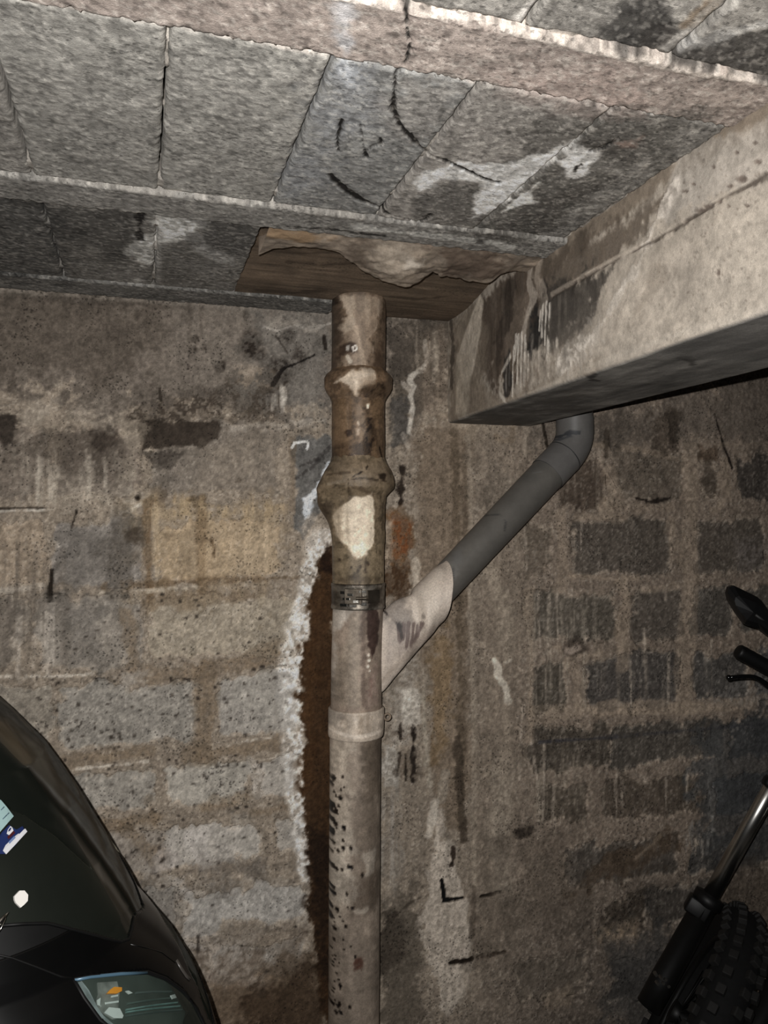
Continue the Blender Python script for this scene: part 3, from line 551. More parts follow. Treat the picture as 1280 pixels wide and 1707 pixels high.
def slab(name, x0, x1, y0, y1, base, drop=0.0, res=0.003, rag=0.0015, bev=0.006, mat=None, tilt=(0, 0), amp=1.0):
    xs = np.linspace(x0, x1, max(4, int((x1-x0)/res))); ys = np.linspace(y0, y1, max(4, int((y1-y0)/res)))
    U, V = np.meshgrid(xs, ys, indexing='ij'); p = paint_ceil(U, V, base); c, h = p.out()
    # distance to the outline, ragged arrises
    e = np.minimum(np.minimum(U-x0, x1-U), np.minimum(V-y0, y1-V))+rag*2*(p.nC.reshape(U.shape)-0.5)
    round_ = bev*(1-ss(0, bev, e))**2
    z = ZT-drop+round_*0.8-amp*(0.0012*(p.nA-0.5)+0.0008*(p.nB-0.5)+0.0014*(p.nC-0.5)).reshape(U.shape)-h+tilt[0]*(U-x0)+tilt[1]*(V-y0)
    P = np.stack([U, V, z], -1)
    # ragged sides
    sx = rag*(fbm(V, U*0, 60, 3, 5)-0.5)*2; P[..., 0] += sx*np.where((U-x0 < 0.012) | (x1-U < 0.012), 1, 0)
    P2 = np.pad(P, ((1, 1), (1, 1), (0, 0)), mode='edge'); P2[0, :, 2] = P2[-1, :, 2] = ZT+0.05; P2[:, 0, 2] = P2[:, -1, 2] = ZT+0.05
    C2 = np.pad(c, ((1, 1), (1, 1), (0, 0)), mode='edge')
    return grid(name, P2, C2, mat or M_CEIL, ceil)
JX = [-0.72, -0.535, -0.348, -0.162, 0.028, 0.214, 0.400, 0.590, 0.778]
rg = random.Random(3)
for k, (a, b) in enumerate(zip(JX, JX[1:])):
    g = 0.0022
    tone = [(116, 113, 107), (116, 113, 107), (118, 114, 108), (120, 117, 111), (122, 119, 113), (113, 112, 109), (120, 115, 109), (108, 105, 100)][k]
    slab('block', a+g, b-g, YB+0.003, YC-0.003, tone, drop=rg.uniform(-0.001, 0.0015), tilt=(rg.uniform(-.01, .01), rg.uniform(-.004, .004)))
    if k >= 2:
        slab('block', a+g, b-g, 0.30, YA-0.003, (118, 114, 108), drop=rg.uniform(-0.001, 0.0015), tilt=(rg.uniform(-.01, .01), 0), res=0.0035)
    if b < 0.25:
        slab('block', a+g, b-g, YD+0.003, YE-0.002, (96, 93, 88), drop=rg.uniform(-0.001, 0.001), tilt=(rg.uniform(-.012, .012), 0))
slab('joist', -0.72, 0.792, YA, YB, (132, 120, 112), drop=0.004, rag=0.004)
slab('joist', -0.72, 0.800, YC, YD, (112, 109, 104), drop=0.006, rag=0.003)
slab('joist', -0.72, 0.47, YE, 1.998, (96, 94, 90), drop=0.004, rag=0.004)

# brown cast panel inside the opening, with the prints of the formwork boards
X, Y = np.meshgrid(np.arange(RX0-0.01, 0.83, 0.0035), np.arange(YD-0.01, 2.0, 0.0035), indexing='ij')
pp = Paint(X, Y, (84, 68, 52), uv_ceil)
gr = fbm(pp.u, pp.v, 8, 4, 31, 95); pp.col *= (1+0.26*(gr-0.5)+0.3*(pp.nA-0.5)+.2*(pp.nB-.5))[:, None]
pp.poly([(585, 470), (600, 455), (700, 470), (760, 480), (740, 525), (640, 520)], (96, 78, 58), 0.4, 14, 16)
pp.poly([(400, 500), (470, 495), (560, 505), (560, 520), (420, 515)], (120, 104, 86), 0.5, 4, 10, spk=.6)
pp.line([(480, 498), (520, 510), (552, 514)], (28, 20, 14), 4, 0.9, 2, 4)
for yy, xa, xb in ((440, 450, 560), (470, 640, 800), (486, 430, 540), (498, 650, 740), (455, 480, 600)):
    pp.line([(xa, yy), ((xa+xb)/2, yy+5), (xb, yy+3)], (50, 38, 27), 2.5, 0.5, 2, 3)
zz = ZT+0.002+0.028*ss(1.90, 1.62, pp.v)-0.002*(gr-0.5)-0.003*(pp.nA-0.5)
o = grid('cast_panel', np.stack([X, Y, zz.reshape(X.shape)], -1), pp.out()[0], M_CEIL, ceil); tag(o, label='brown board-marked panel around the top of the pipe')

# mortar squeezed out along the near edge of the opening, hanging down beside the pipe
EDGE = [(418, 437), (425, 431), (453, 421), (494, 417), (534, 420), (563, 425), (579, 434), (599, 447), (632, 457), (681, 466), (705, 456), (721, 448), (733, 457), (770, 463), (811, 468), (838, 455)]
ex = []; 
for q in EDGE:
    pt = at_z(q[0], q[1], ZT-0.012); ex.append((pt[0], pt[1]))
ex = np.array(ex); o_ = np.argsort(ex[:, 0]); ex = ex[o_]
us = np.arange(RX0+0.004, 0.80, 0.003); far = np.interp(us, ex[:, 0], ex[:, 1])+0.004*(fbm(us, us*0, 60, 3, 9)-0.5)*2
tv = np.linspace(0, 1, 46)
Us = np.repeat(us[:, None], 46, 1); Vs = (YD-0.004)+(far[:, None]-YD+0.004)*np.minimum(tv, 0.8)[None]/0.8
bul = (0.006+0.022*np.exp(-((us-0.53)/0.10)**2)+0.012*np.exp(-((us-0.70)/0.06)**2))[:, None]*np.sin(np.clip(tv/0.8, 0, 1)*math.pi*0.62)[None]
n_ = fbm(Us, Vs, 26, 4, 12); 
zs_ = ZT-0.001-bul*(0.85+0.3*n_)-0.005*(n_-0.5)
up = ss(0.80, 1.0, tv)[None]; zs_ = zs_*(1-up)+(ZT+0.034)*up
Vs = Vs-up*0.006
pm = Paint(Us, Vs, (118, 103, 87), uv_ceil); pm.col *= (1+0.5*(fbm(pm.u, pm.v, 30, 4, 15, 70)-0.5))[:, None]
pm.poly([(440, 378), (470, 372), (560, 392), (540, 400), (450, 396)], (150, 112, 70), 0.6, 6, 8)
pm.blob(655, 425, 60, 26, (176, 160, 140), 0.7, 0.6, 0.9, spk=.4); pm.blob(690, 424, 22, 10, (200, 186, 168), 0.8, .5, .8)
pm.poly([(720, 405), (860, 428), (850, 450), (740, 445)], (74, 58, 46), 0.7, 10, 14)
pm.poly([(560, 395), (610, 400), (625, 440), (590, 440)], (84, 70, 57), 0.7, 8, 12)
dk = up*np.ones_like(Us); pm.put(slice(None), dk.ravel()*0.6, (60, 47, 36))
o = grid('mortar_spill', np.stack([Us, Vs, zs_], -1), pm.out()[0], M_BEAM, ceil, flip=False); tag(o, label='hanging lump of squeezed out mortar')

# ------------------------------------------------------------------ beam along the right
def bx_left(y): return 0.802-0.026*(2.0-y)
XR = 1.046
def uv_beam(x, y):
    p = at_x(x, y, 0.785); return p[1], p[2]
def paint_beam(U, V):
    p = Paint(U, V, (146, 134, 119), uv_beam)
    # board of rough brown concrete under the ceiling
    p.poly([(880, 430), (1000, 350), (1300, 140), (1300, 205), (1215, 248), (1130, 300), (1060, 360), (980, 415), (900, 470)], (112, 97, 80), .85, 6, 10)
    p.poly([(1130, 250), (1300, 205), (1300, 300), (1180, 350), (1110, 370)], (158, 148, 136), .7, 6, 14, spk=.15)
    p.poly([(880, 440), (960, 400), (1070, 340), (1130, 310), (1100, 370), (1060, 420), (1000, 470), (930, 500), (890, 520)], (84, 71, 58), .85, 8, 14, spk=.15)
    p.poly([(900, 480), (1000, 440), (1050, 430), (1010, 500), (950, 560), (920, 590), (880, 600), (872, 540)], (58, 52, 46), .9, 6, 16, stk=.2)
    p.poly([(880, 520), (905, 500), (905, 580), (880, 600), (868, 560)], (32, 30, 29), .85, 4, 9, spk=.3)
    p.poly([(905, 570), (990, 510), (1000, 560), (940, 610)], (110, 100, 88), .6, 8, 16, stk=.5)
    p.poly([(1000, 560), (1010, 500), (1090, 430), (1300, 310), (1300, 520), (1100, 590), (930, 640), (960, 600)], (160, 147, 131), .85, 6, 10)
    p.poly([(1200, 330), (1300, 280), (1300, 500), (1180, 540)], (164, 152, 136), .5, 20, 24)
    # wet run where the beam meets the opening
    p.poly([(800, 480), (884, 432), (884, 500), (870, 560), (858, 640), (820, 670), (800, 600), (786, 540)], (74, 59, 46), .85, 8, 14, stk=.15)
    p.poly([(835, 520), (880, 480), (880, 560), (856, 600), (836, 600)], (120, 104, 88), .6, 3, 4, stk=.5)
    p.poly([(740, 535), (790, 500), (800, 560), (800, 690), (740, 704)], (128, 112, 93), .8, 8, 10)
    p.poly([(793, 490), (800, 500), (792, 560), (780, 620), (764, 640), (752, 600), (766, 556), (780, 520)], (200, 184, 162), .85, 2.2, 1.5); p.poly([(752, 590), (775, 590), (772, 690), (750, 690)], (178, 162, 140), .7, 2.5, 2)
    p.poly([(780, 640), (830, 660), (930, 630), (1000, 600), (1000, 612), (830, 688), (770, 705)], (134, 117, 98), .7, 6, 8, stk=.2)
    p.line([(742, 530), (745, 570), (743, 640)], (54, 45, 37), 4, .6, 3, 4, brk=.2)
    p.line([(884, 430), (878, 470), (886, 495), (874, 530), (868, 560)], (168, 154, 138), 7, .8, 3, 6, brk=.1); p.line([(900, 420), (892, 460), (905, 500), (900, 520)], (164, 148, 130), 8, .7, 4, 6, brk=.15)
    p.line([(845, 480), (842, 520), (826, 560), (824, 600)], (46, 37, 30), 12, .55, 8, 8, stk=.3)
    for x, y0, y1 in ((903, 510, 560), (909, 505, 575), (915, 508, 590), (899, 520, 550), (912, 560, 600), (860, 560, 640), (866, 555, 650), (852, 580, 660), (846, 590, 640), (872, 560, 640), (878, 590, 630), (840, 610, 650), (856, 560, 600)):
        p.line([(x, y0), (x-1, (y0+y1)/2), (x-2, y1)], (196, 186, 172), 2.2, .9, 1.4, 3, h=.002)
    p.poly([(832, 600), (846, 580), (850, 640), (836, 664), (830, 650)], (40, 37, 34), .8, 3, 6, stk=.4); p.line([(846, 595), (832, 620), (828, 655), (836, 668)], (186, 176, 160), 4, .8, 2, 3)
    p.poly([(870, 600), (960, 570), (990, 600), (900, 640), (866, 650)], (126, 110, 94), .6, 8, 14, stk=.6); p.drips(870, 960, 560, 640, 16, (184, 172, 156), 4, .6, 3)
    # lime bloom climbing diagonally
    p.line([(1134, 306), (1120, 330), (1112, 350), (1096, 380), (1090, 402), (1074, 416)], (190, 178, 164), 15, .9, 4, 14, spk=.3, h=.002); p.line([(1078, 430), (1060, 460), (1044, 478), (1030, 496), (1014, 530), (996, 555), (975, 580), (960, 592), (930, 606)], (190, 179, 165), 24, .9, 6, 24, spk=.5, h=.002)
    p.line([(1074, 414), (1020, 440), (980, 458)], (170, 156, 140), 6, .7, 3, 5, brk=.25)
    p.poly([(1090, 430), (1120, 440), (1080, 540), (1050, 550), (1060, 490)], (134, 120, 104), .6, 10, 18, spk=.4)
    # board seam and holes
    q = [(918, 493), (960, 470), (1000, 448), (1074, 412), (1120, 388), (1180, 352), (1230, 324), (1300, 288)]
    p.line([(x, y+2) for x, y in q], (66, 56, 47), 3.5, .75, 2, 3, brk=.22, h=-.003); p.line([(x, y-3) for x, y in q[:4]], (166, 150, 132), 3.5, .6, 2, 3, brk=.2, h=.0015)
    for x, y, a_, b_ in ((1248, 300, 12, 7), (1230, 312, 8, 5), (1190, 345, 10, 4), (1210, 338, 8, 4), (1276, 272, 8, 5), (1180, 352, 12, 4), (1208, 456, 4, 6), (1258, 345, 5, 3), (1226, 345, 3, 3), (1200, 280, 4, 3), (1164, 308, 5, 3), (1150, 320, 6, 3), (1240, 256, 4, 3), (1270, 240, 4, 3), (1150, 372, 5, 3)):
        p.blob(x, y, a_, b_, (88, 74, 64), .85, .5, .6, h=-.002)
    rb = random.Random(2)
    for _ in range(120):
        x = rb.uniform(1090, 1280); y = rb.uniform(250, 520); p.blob(x, y, rb.uniform(1, 2.5), rb.uniform(1, 2.5), (110, 97, 84), .6, .5, .3)
    p.poly([(740, 358), (754, 344), (762, 350), (750, 366)], (150, 138, 122), .6, 3, 5); p.line([(1290, 150), (1140, 244), (1020, 330), (905, 420)], (142, 128, 112), 8, .5, 5, 7, brk=.25)
    p.poly([(1090, 205), (1130, 195), (1110, 215), (1064, 222)], (170, 158, 144), .6, 4, 8)
    p.line([(755, 700), (830, 678), (1000, 606), (1130, 560), (1290, 518)], (172, 160, 144), 4, .55, 3, 4, brk=.2)
    p.col *= (1+0.14*(p.nA-0.5)+0.15*(p.nB-0.5)+0.16*(p.nC-0.5))[:, None]
    return p
ys = np.concatenate([[-0.6, -0.2], np.arange(0.5, 2.004, 0.0032)])
zl = np.arange(ZT+0.085, ZB+0.004, -0.0032); 
U, V = np.meshgrid(ys, zl, indexing='ij'); pl = paint_beam(U, V); cl, hl = pl.out(1.5)
xl = bx_left(U)-hl-0.003*(pl.nA.reshape(U.shape)-0.5)-0.002*(pl.nB.reshape(U.shape)-0.5)
PL = np.stack([xl, U, V], -1)
xb = np.linspace(0.006, 1, 70); Ub = np.repeat(ys[:, None], 70, 1); Xb = bx_left(Ub)+0.004+(XR-bx_left(Ub)-0.004)*xb[None]
pu = Paint(Xb, Ub, (96, 92, 86), lambda x, y: tuple(at_z(x, y, ZB)[:2]))
pu.col *= (1+0.5*(fbm(pu.u, pu.v, 40, 4, 21, 9)-0.5)+0.3*(pu.nA-0.5)+.2*(pu.nB-.5))[:, None]
pu.poly([(760, 706), (830, 684), (940, 650), (1000, 640), (900, 705)], (78, 72, 65), .6, 10, 14); pu.line([(975, 620), (985, 630), (992, 634)], (40, 36, 32), 5, .8, 2, 4)
pu.line([(1136, 596), (1150, 602), (1158, 610)], (52, 48, 44), 3, .7, 2, 4); pu.poly([(1120, 570), (1290, 530), (1290, 590), (1180, 600)], (104, 100, 95), .4, 20, 26)
cu, hu = pu.out()
PU = np.stack([Xb, Ub, ZB-0.003*(pu.nA.reshape(Xb.shape)-0.5)-hu], -1); PU[:, -1, 2] = ZB
PR = np.stack([np.full((len(ys), 1), XR+0.004), ys[:, None], np.full((len(ys), 1), ZB+0.005)], -1)
PT = PR.copy(); PT[..., 2] = ZT+0.085
P = np.concatenate([PL, PU, PR, PT], 1); C = np.concatenate([cl, cu, cu[:, -1:], cu[:, -1:]], 1)
beam = grid('beam', P, C, M_BEAM, ceil, flip=True); tag(beam, label='long pale concrete beam running along the right')
# ------------------------------------------------------------------ drain stack
YP = 1.880
def dep(p): return float((np.asarray(p)-CAM)@_fw)
def uv_pipe(x, y):
    p = at_y(x, y, YP-0.06); return p[0], p[2]
AX = [(440, 598), (500, 598), (570, 598), (640, 597), (800, 597), (960, 597), (1000, 597), (1100, 594), (1200, 593.5), (1240, 592), (1707, 589.5), (1900, 588.5)]
def axis_at(y):
    cx = np.interp(y, [a[0] for a in AX], [a[1] for a in AX]); return at_y(cx, y, YP)
VIEW = math.atan2(-YP, -0.55)                    # direction from the pipe to the lens, as an angle
def lathe(name, prof, paint, base, mat, parent, bulge=None, step=2.0, seg=144, rough=0.0, rag=None, thick=False):
    ya = [a for a, b in prof]; hb = [b for a, b in prof]
    y_ = [ya[0]]
    for a, b in zip(ya, ya[1:]):
        n = max(1, int(abs(b-a)/step)); y_ += [a+(b-a)*(i+1)/n for i in range(n)]
    y_ = np.array(y_); hw_ = np.interp(np.arange(len(y_)), [0]+list(np.cumsum([max(1, int(abs(b-a)/step)) for a, b in zip(ya, ya[1:])])), hb)
    ang = np.linspace(0, 2*math.pi, seg, endpoint=False)
    C = np.array([axis_at(y) for y in y_]); R = hw_/F*np.array([dep(c) for c in C])*0.9985
    n1 = fbm(np.cos(ang)[None]*0.3+np.sin(ang)[None]*0.17+np.zeros((len(y_), 1)), C[:, 2:3]+np.sin(ang)[None]*0.2, 16, 4, hash(name) % 50)
    Rr = R[:, None]+rough*(n1-0.5)
    if bulge is not None: Rr = Rr+bulge(ang[None], y_[:, None])
    A = ang+VIEW
    P = np.stack([C[:, 0:1]+Rr*np.cos(A)[None], C[:, 1:2]+Rr*np.sin(A)[None], np.repeat(C[:, 2:3], seg, 1)], -1)
    p = Paint(P[..., 0], P[..., 2], base, uv_pipe)
    p.sat = 0.56; p.con = 1.25; p.piv = 118.0
    if p.v.min() > 1.45 or 'collar' in name: p.dark(slice(None), ss(.64, .78, fbm(p.u, p.v, 90, 3, 33))*.4, .55); p.dark(slice(None), ss(.66, .76, fbm(p.u, p.v, 170, 2, 34))*.3, .6)
    paint(p)
    p.col *= (1+0.16*(p.nA-0.5)+0.14*(p.nB-0.5)+0.12*(p.nS-0.5)+0.18*(p.nC-.5))[:, None]
    front = ss(-0.1, 0.25, np.cos(ang))[None]*np.ones((len(y_), 1))   # the far side keeps its plain grime
    c, h = p.out(); plain_c = lin(np.array(base, np.float32)*0.8)*1.4
    c = c*front[..., None]+plain_c*(1-front[..., None])
    Pn = P+0
    Pn[..., :2] += (P[..., :2]-C[:, None, :2])/np.maximum(R[:, None, None], 1e-4)*(h*front)[..., None]
    return grid(name, Pn, c, mat, parent, wrap=True, flip=True)
stack = empty('drain_stack', tuple(np.round([0.535, YP, 0.0], 3)), label='stained vertical soil pipe with bulging collars, standing floor to ceiling before the wall', cat='pipe')
def pt_upper(p):
    p.poly([(553, 480), (572, 480), (576, 560), (566, 620), (552, 640)], (82, 66, 53), .8, 4, 6, stk=.2)
    p.poly([(574, 492), (590, 488), (640, 490), (636, 545), (622, 590), (615, 615), (575, 612), (580, 545)], (132, 111, 90), .85, 4, 8, stk=.15)
    p.poly([(572, 486), (584, 484), (590, 510), (596, 545), (578, 550), (576, 520)], (158, 138, 115), .8, 3, 7); p.poly([(600, 500), (626, 500), (618, 540), (604, 550)], (150, 129, 106), .6, 5, 8, stk=.3)
    p.line([(594, 545), (600, 580), (606, 612)], (158, 134, 108), 7, .7, 4, 6, spk=.3); p.poly([(552, 490), (556, 490), (556, 580), (550, 580)], (176, 160, 140), .85, 1.5, 3)
    p.poly([(624, 545), (645, 540), (645, 630), (618, 620)], (80, 61, 46), .7, 5, 8); p.line([(632, 500), (630, 540), (620, 560), (622, 600)], (154, 134, 112), 3, .5, 2, 4)
    p.poly([(566, 572), (596, 566), (597, 584), (585, 592), (564, 592)], (60, 45, 35), .85, 3, 6); p.poly([(578, 576), (584, 574), (583, 586), (577, 584)], (150, 142, 132), .9, 1, 2); p.line([(588, 578), (593, 576), (594, 583), (589, 585), (588, 578)], (186, 176, 164), 2, .9, 1, 1)
    p.line([(580, 592), (584, 602)], (170, 156, 136), 4, .8, 2, 3); p.poly([(566, 480), (640, 480), (640, 492), (575, 488)], (92, 73, 56), .7, 3, 5); p.poly([(552, 488), (566, 484), (568, 500), (556, 502)], (46, 36, 29), .7, 3, 4)
lathe('pipe_length', [(420, 45), (626, 45)], pt_upper, (98, 79, 61), M_PIPE, stack, rough=.001)
def pt_c1(p):
    p.poly([(572, 618), (616, 614), (622, 632), (600, 640), (598, 645), (594, 672), (586, 655), (578, 642), (556, 638)], (172, 152, 128), .92, 2.5, 6); p.poly([(590, 634), (622, 628), (620, 642), (596, 646)], (152, 128, 102), .7, 3, 4)
    p.poly([(600, 650), (640, 638), (648, 650), (640, 665), (602, 668)], (46, 35, 27), .8, 4, 8, spk=.7); p.poly([(546, 652), (562, 652), (566, 668), (550, 668)], (50, 38, 29), .7, 3, 5, spk=.4)
    p.poly([(640, 622), (655, 622), (655, 655), (644, 655)], (92, 74, 57), .6, 3, 4)
lathe('collar', [(617, 44.5), (621, 47), (626, 53), (632, 56), (640, 56.3), (648, 56), (655, 53), (662, 48), (670, 44)], pt_c1, (104, 80, 57), M_PIPE, stack, rough=.003)
def pt_mid(p):
    p.poly([(590, 668), (600, 660), (612, 690), (616, 730), (596, 755), (588, 720)], (128, 106, 84), .6, 4, 8, spk=.3)
    p.poly([(560, 670), (590, 664), (590, 765), (560, 765)], (120, 92, 64), .6, 8, 8); p.poly([(602, 690), (625, 680), (634, 730), (626, 762), (596, 762), (588, 740), (606, 720)], (38, 28, 21), .9, 4, 12, spk=.65); p.poly([(560, 740), (600, 735), (630, 765), (566, 770)], (52, 38, 28), .6, 5, 9, spk=.7)
    p.poly([(608, 673), (616, 672), (615, 684), (609, 684)], (196, 176, 152), .95, 1.2, 2); p.poly([(594, 700), (599, 704), (598, 710), (593, 708)], (170, 148, 124), .9, 1.2, 2); p.poly([(578, 714), (590, 712), (590, 724), (584, 728), (577, 720)], (54, 38, 27), .85, 2, 3); p.poly([(591, 713), (600, 713), (602, 728), (592, 729)], (160, 138, 116), .85, 2, 3)
    p.poly([(588, 756), (598, 760), (594, 768)], (190, 158, 122), .9, 1.5, 2); p.poly([(625, 700), (644, 690), (644, 772), (628, 770)], (84, 66, 49), .6, 4, 6); p.line([(634, 745), (641, 768)], (30, 22, 16), 2, .8, 1.2, 1.5)
    p.poly([(552, 660), (562, 660), (562, 770), (552, 770)], (78, 60, 45), .6, 4, 4)
lathe('pipe_length', [(664, 44.5), (690, 44), (776, 44)], pt_mid, (100, 76, 52), M_PIPE, stack, rough=.0015)
def pt_c2(p):
    p.poly([(560, 768), (640, 768), (648, 800), (600, 812), (556, 800)], (118, 99, 76), .7, 5, 8)
    p.line([(612, 768), (606, 785), (590, 792), (578, 800), (580, 820), (586, 828)], (44, 33, 25), 1.2, .8, 1, 4); p.line([(578, 800), (600, 798), (640, 803)], (52, 40, 30), 1.2, .6, 1, 3)
    p.poly([(628, 792), (640, 792), (638, 802), (630, 800)], (44, 34, 27), .8, 2, 3); p.line([(552, 790), (580, 788)], (70, 55, 42), 3, .6, 2, 3); p.line([(552, 806), (572, 802)], (134, 118, 98), 3, .5, 2, 2)
    p.poly([(526, 820), (548, 815), (552, 870), (540, 880), (526, 850)], (50, 39, 31), .8, 4, 8, spk=.4); p.line([(582, 810), (620, 826)], (80, 62, 46), 3, .5, 2, 4)
def bulge2(a, y):
    d = (a-(2*math.pi-1.62)+math.pi) % (2*math.pi)-math.pi
    e = (a-1.5+math.pi) % (2*math.pi)-math.pi
    return 0.034*np.exp(-(d/0.50)**2)*np.exp(-((y-836)/30.0)**2)+0.006*np.exp(-(e/0.4)**2)*np.exp(-((y-808)/16.0)**2)
def pt_low(p):
    p.poly([(588, 826), (604, 828), (618, 822), (624, 850), (624, 912), (612, 922), (602, 936), (592, 934), (582, 920), (566, 890), (563, 860), (574, 845)], (186, 166, 138), .97, 2, 4); p.poly([(563, 850), (572, 846), (574, 900), (566, 890)], (150, 128, 100), .6, 4, 5)
    for x, y, r in ((597, 882, 2), (592, 930, 3), (600, 928, 2), (618, 880, 1.5)): p.blob(x, y, r, r, (130, 104, 76), .8, .5, .5)
    p.poly([(556, 870), (566, 900), (590, 940), (602, 940), (624, 918), (640, 900), (640, 972), (556, 972)], (106, 90, 66), .5, 6, 8, spk=.2)
    for x, y, r in ((571, 934, 2), (600, 944, 2.5), (608, 950, 3), (613, 940, 3), (596, 952, 2), (586, 946, 2)): p.blob(x, y, r, r*1.5, (58, 45, 34), .8, .5, .8)
    p.line([(609, 930), (609, 954)], (64, 50, 38), 2.5, .6, 1.5, 2); p.poly([(552, 960), (640, 960), (640, 975), (552, 975)], (70, 57, 42), .6, 5, 6); p.poly([(550, 835), (560, 835), (560, 960), (552, 960)], (82, 68, 53), .6, 4, 4)
c2 = lathe('collar', [(762, 43.5), (770, 46), (784, 54), (794, 57), (806, 57.5), (814, 56), (822, 50), (828, 46), (850, 44), (905, 43.6)], lambda p: (pt_low(p), pt_c2(p)), (110, 92, 68), M_PIPE, stack, bulge=bulge2, rough=.0035)
lathe('pipe_length', [(828, 42), (900, 43.4), (976, 43.2)], pt_low, (116, 98, 72), M_PIPE, stack, rough=.001)
def pt_wye(p):
    p.poly([(552, 1010), (592, 1012), (580, 1036), (572, 1060), (570, 1120), (560, 1180), (550, 1180)], (158, 146, 132), .9, 4, 8, stk=.2)
    p.poly([(586, 1025), (602, 1018), (604, 1180), (566, 1182), (564, 1120), (574, 1060)], (128, 112, 94), .85, 4, 7); p.poly([(566, 1060), (576, 1050), (578, 1180), (564, 1180)], (112, 96, 80), .5, 5, 6)
    p.poly([(611, 1012), (632, 1012), (634, 1050), (629, 1085), (620, 1098), (616, 1085), (610, 1080)], (70, 52, 46), .95, 2, 4); p.poly([(600, 1030), (611, 1015), (612, 1180), (601, 1180)], (96, 78, 66), .7, 3, 4)
    for x, y, r in ((614, 1092, 3), (615, 1101, 3.2), (613, 1111, 3.4), (616, 1118, 2)): p.blob(x, y, r, r, (190, 170, 150), .95, .4, .3, h=.002)
    p.poly([(614, 1110), (636, 1095), (636, 1180), (606, 1182)], (128, 104, 92), .7, 4, 9, spk=.5); p.poly([(616, 1130), (626, 1132), (622, 1170), (612, 1160)], (116, 60, 58), .6, 4, 8, spk=.6)
wye = lathe('branch_fitting', [(1004, 42), (1060, 42), (1182, 42.5)], pt_wye, (122, 104, 88), M_PIPE, stack, rough=.0006)
def pt_ring(p):
    p.poly([(548, 1182), (575, 1185), (570, 1222), (548, 1218)], (122, 110, 98), .6, 6, 8); p.poly([(596, 1190), (606, 1190), (604, 1224), (594, 1224)], (126, 108, 88), .6, 3, 5); p.poly([(588, 1196), (596, 1196), (594, 1218)], (184, 168, 150), .6, 3, 4)
    p.drips(560, 635, 1188, 1222, 10, (116, 98, 80), 3, .5, 5); p.line([(548, 1222), (590, 1228), (640, 1220)], (180, 164, 146), 4, .7, 2, 2); p.line([(548, 1180), (590, 1186), (640, 1182)], (172, 156, 138), 3, .6, 2, 2)
def pt_bot(p):
    p.poly([(552, 1228), (590, 1228), (588, 1300), (584, 1450), (570, 1560), (552, 1560)], (160, 144, 124), .75, 6, 14, spk=.2); p.poly([(604, 1226), (640, 1226), (640, 1330), (610, 1330), (602, 1280)], (94, 80, 66), .8, 8, 10, stk=.2)
    p.poly([(588, 1340), (632, 1320), (632, 1500), (586, 1520)], (110, 95, 80), .75, 8, 16, spk=.25); p.poly([(566, 1560), (630, 1540), (630, 1720), (560, 1720)], (112, 98, 84), .6, 10, 18, spk=.3)
    p.poly([(556, 1380), (582, 1380), (586, 1480), (580, 1510), (556, 1500)], (170, 155, 136), .6, 6, 10); p.poly([(592, 1480), (626, 1460), (626, 1520), (592, 1530)], (80, 66, 54), .5, 8, 14, spk=.6); p.poly([(608, 1425), (624, 1420), (620, 1452), (610, 1456)], (162, 148, 130), .7, 3, 7)
    p.poly([(590, 1518), (612, 1516), (604, 1524), (594, 1524)], (160, 146, 128), .7, 2, 4); p.poly([(590, 1598), (604, 1596), (602, 1616), (592, 1616)], (80, 44, 32), .8, 3, 7, spk=.3)
    r = random.Random(4)
    for _ in range(95):
        t = abs(r.gauss(0, 1)); x = 555+t*14; y = r.uniform(1290, 1700)
        if x > 625: continue
        s_ = r.uniform(1.0, 2.6); p.blob(x, y, s_, s_*r.uniform(.9, 1.8), (36, 27, 21), .92, .5, .6, h=-.001)
    for x, y in ((563, 1304), (561, 1350), (560, 1400), (574, 1418), (582, 1446), (586, 1447), (560, 1395), (570, 1335), (575, 1383), (562, 1500), (558, 1545), (570, 1650), (556, 1600)): p.blob(x, y, 3, 4, (30, 22, 17), .95, .5, .6, h=-.0012)
    p.line([(555, 1350), (560, 1362), (566, 1362)], (34, 25, 20), 4, .9, 1.5, 3)
lathe('pipe_length', [(1175, 42.2), (1230, 42.6), (1700, 42.6), (2080, 42.6)], pt_bot, (124, 108, 92), M_PIPE, stack, rough=.0008, step=3)
lathe('socket_ring', [(1178, 42.8), (1178, 45.6), (1180, 46.6), (1221, 46.4), (1225, 45.5), (1225, 42.8)], pt_ring, (158, 141, 122), M_PIPE, stack, rough=.0012, step=1.5)
# small hanging eye on the ring
bm = bmesh.new(); c_ = Vector(at_y(645.5, 1195, YP-0.015)); r_ = 0.0078
tube(bm, [c_+Vector((math.cos(t), 0, math.sin(t)))*r_ for t in [math.pi+2*math.pi*k/18 for k in range(19)]], 0.0028, 10)
tube(bm, [c_+Vector((-.014, 0.002, 0.004)), c_+Vector((-.006, 0, 0.003))], 0.004, 10)
M_LUG = plain('dull_lug', (132, 116, 100), .6, 0, .15); bm_obj('lug', bm, M_LUG, stack)
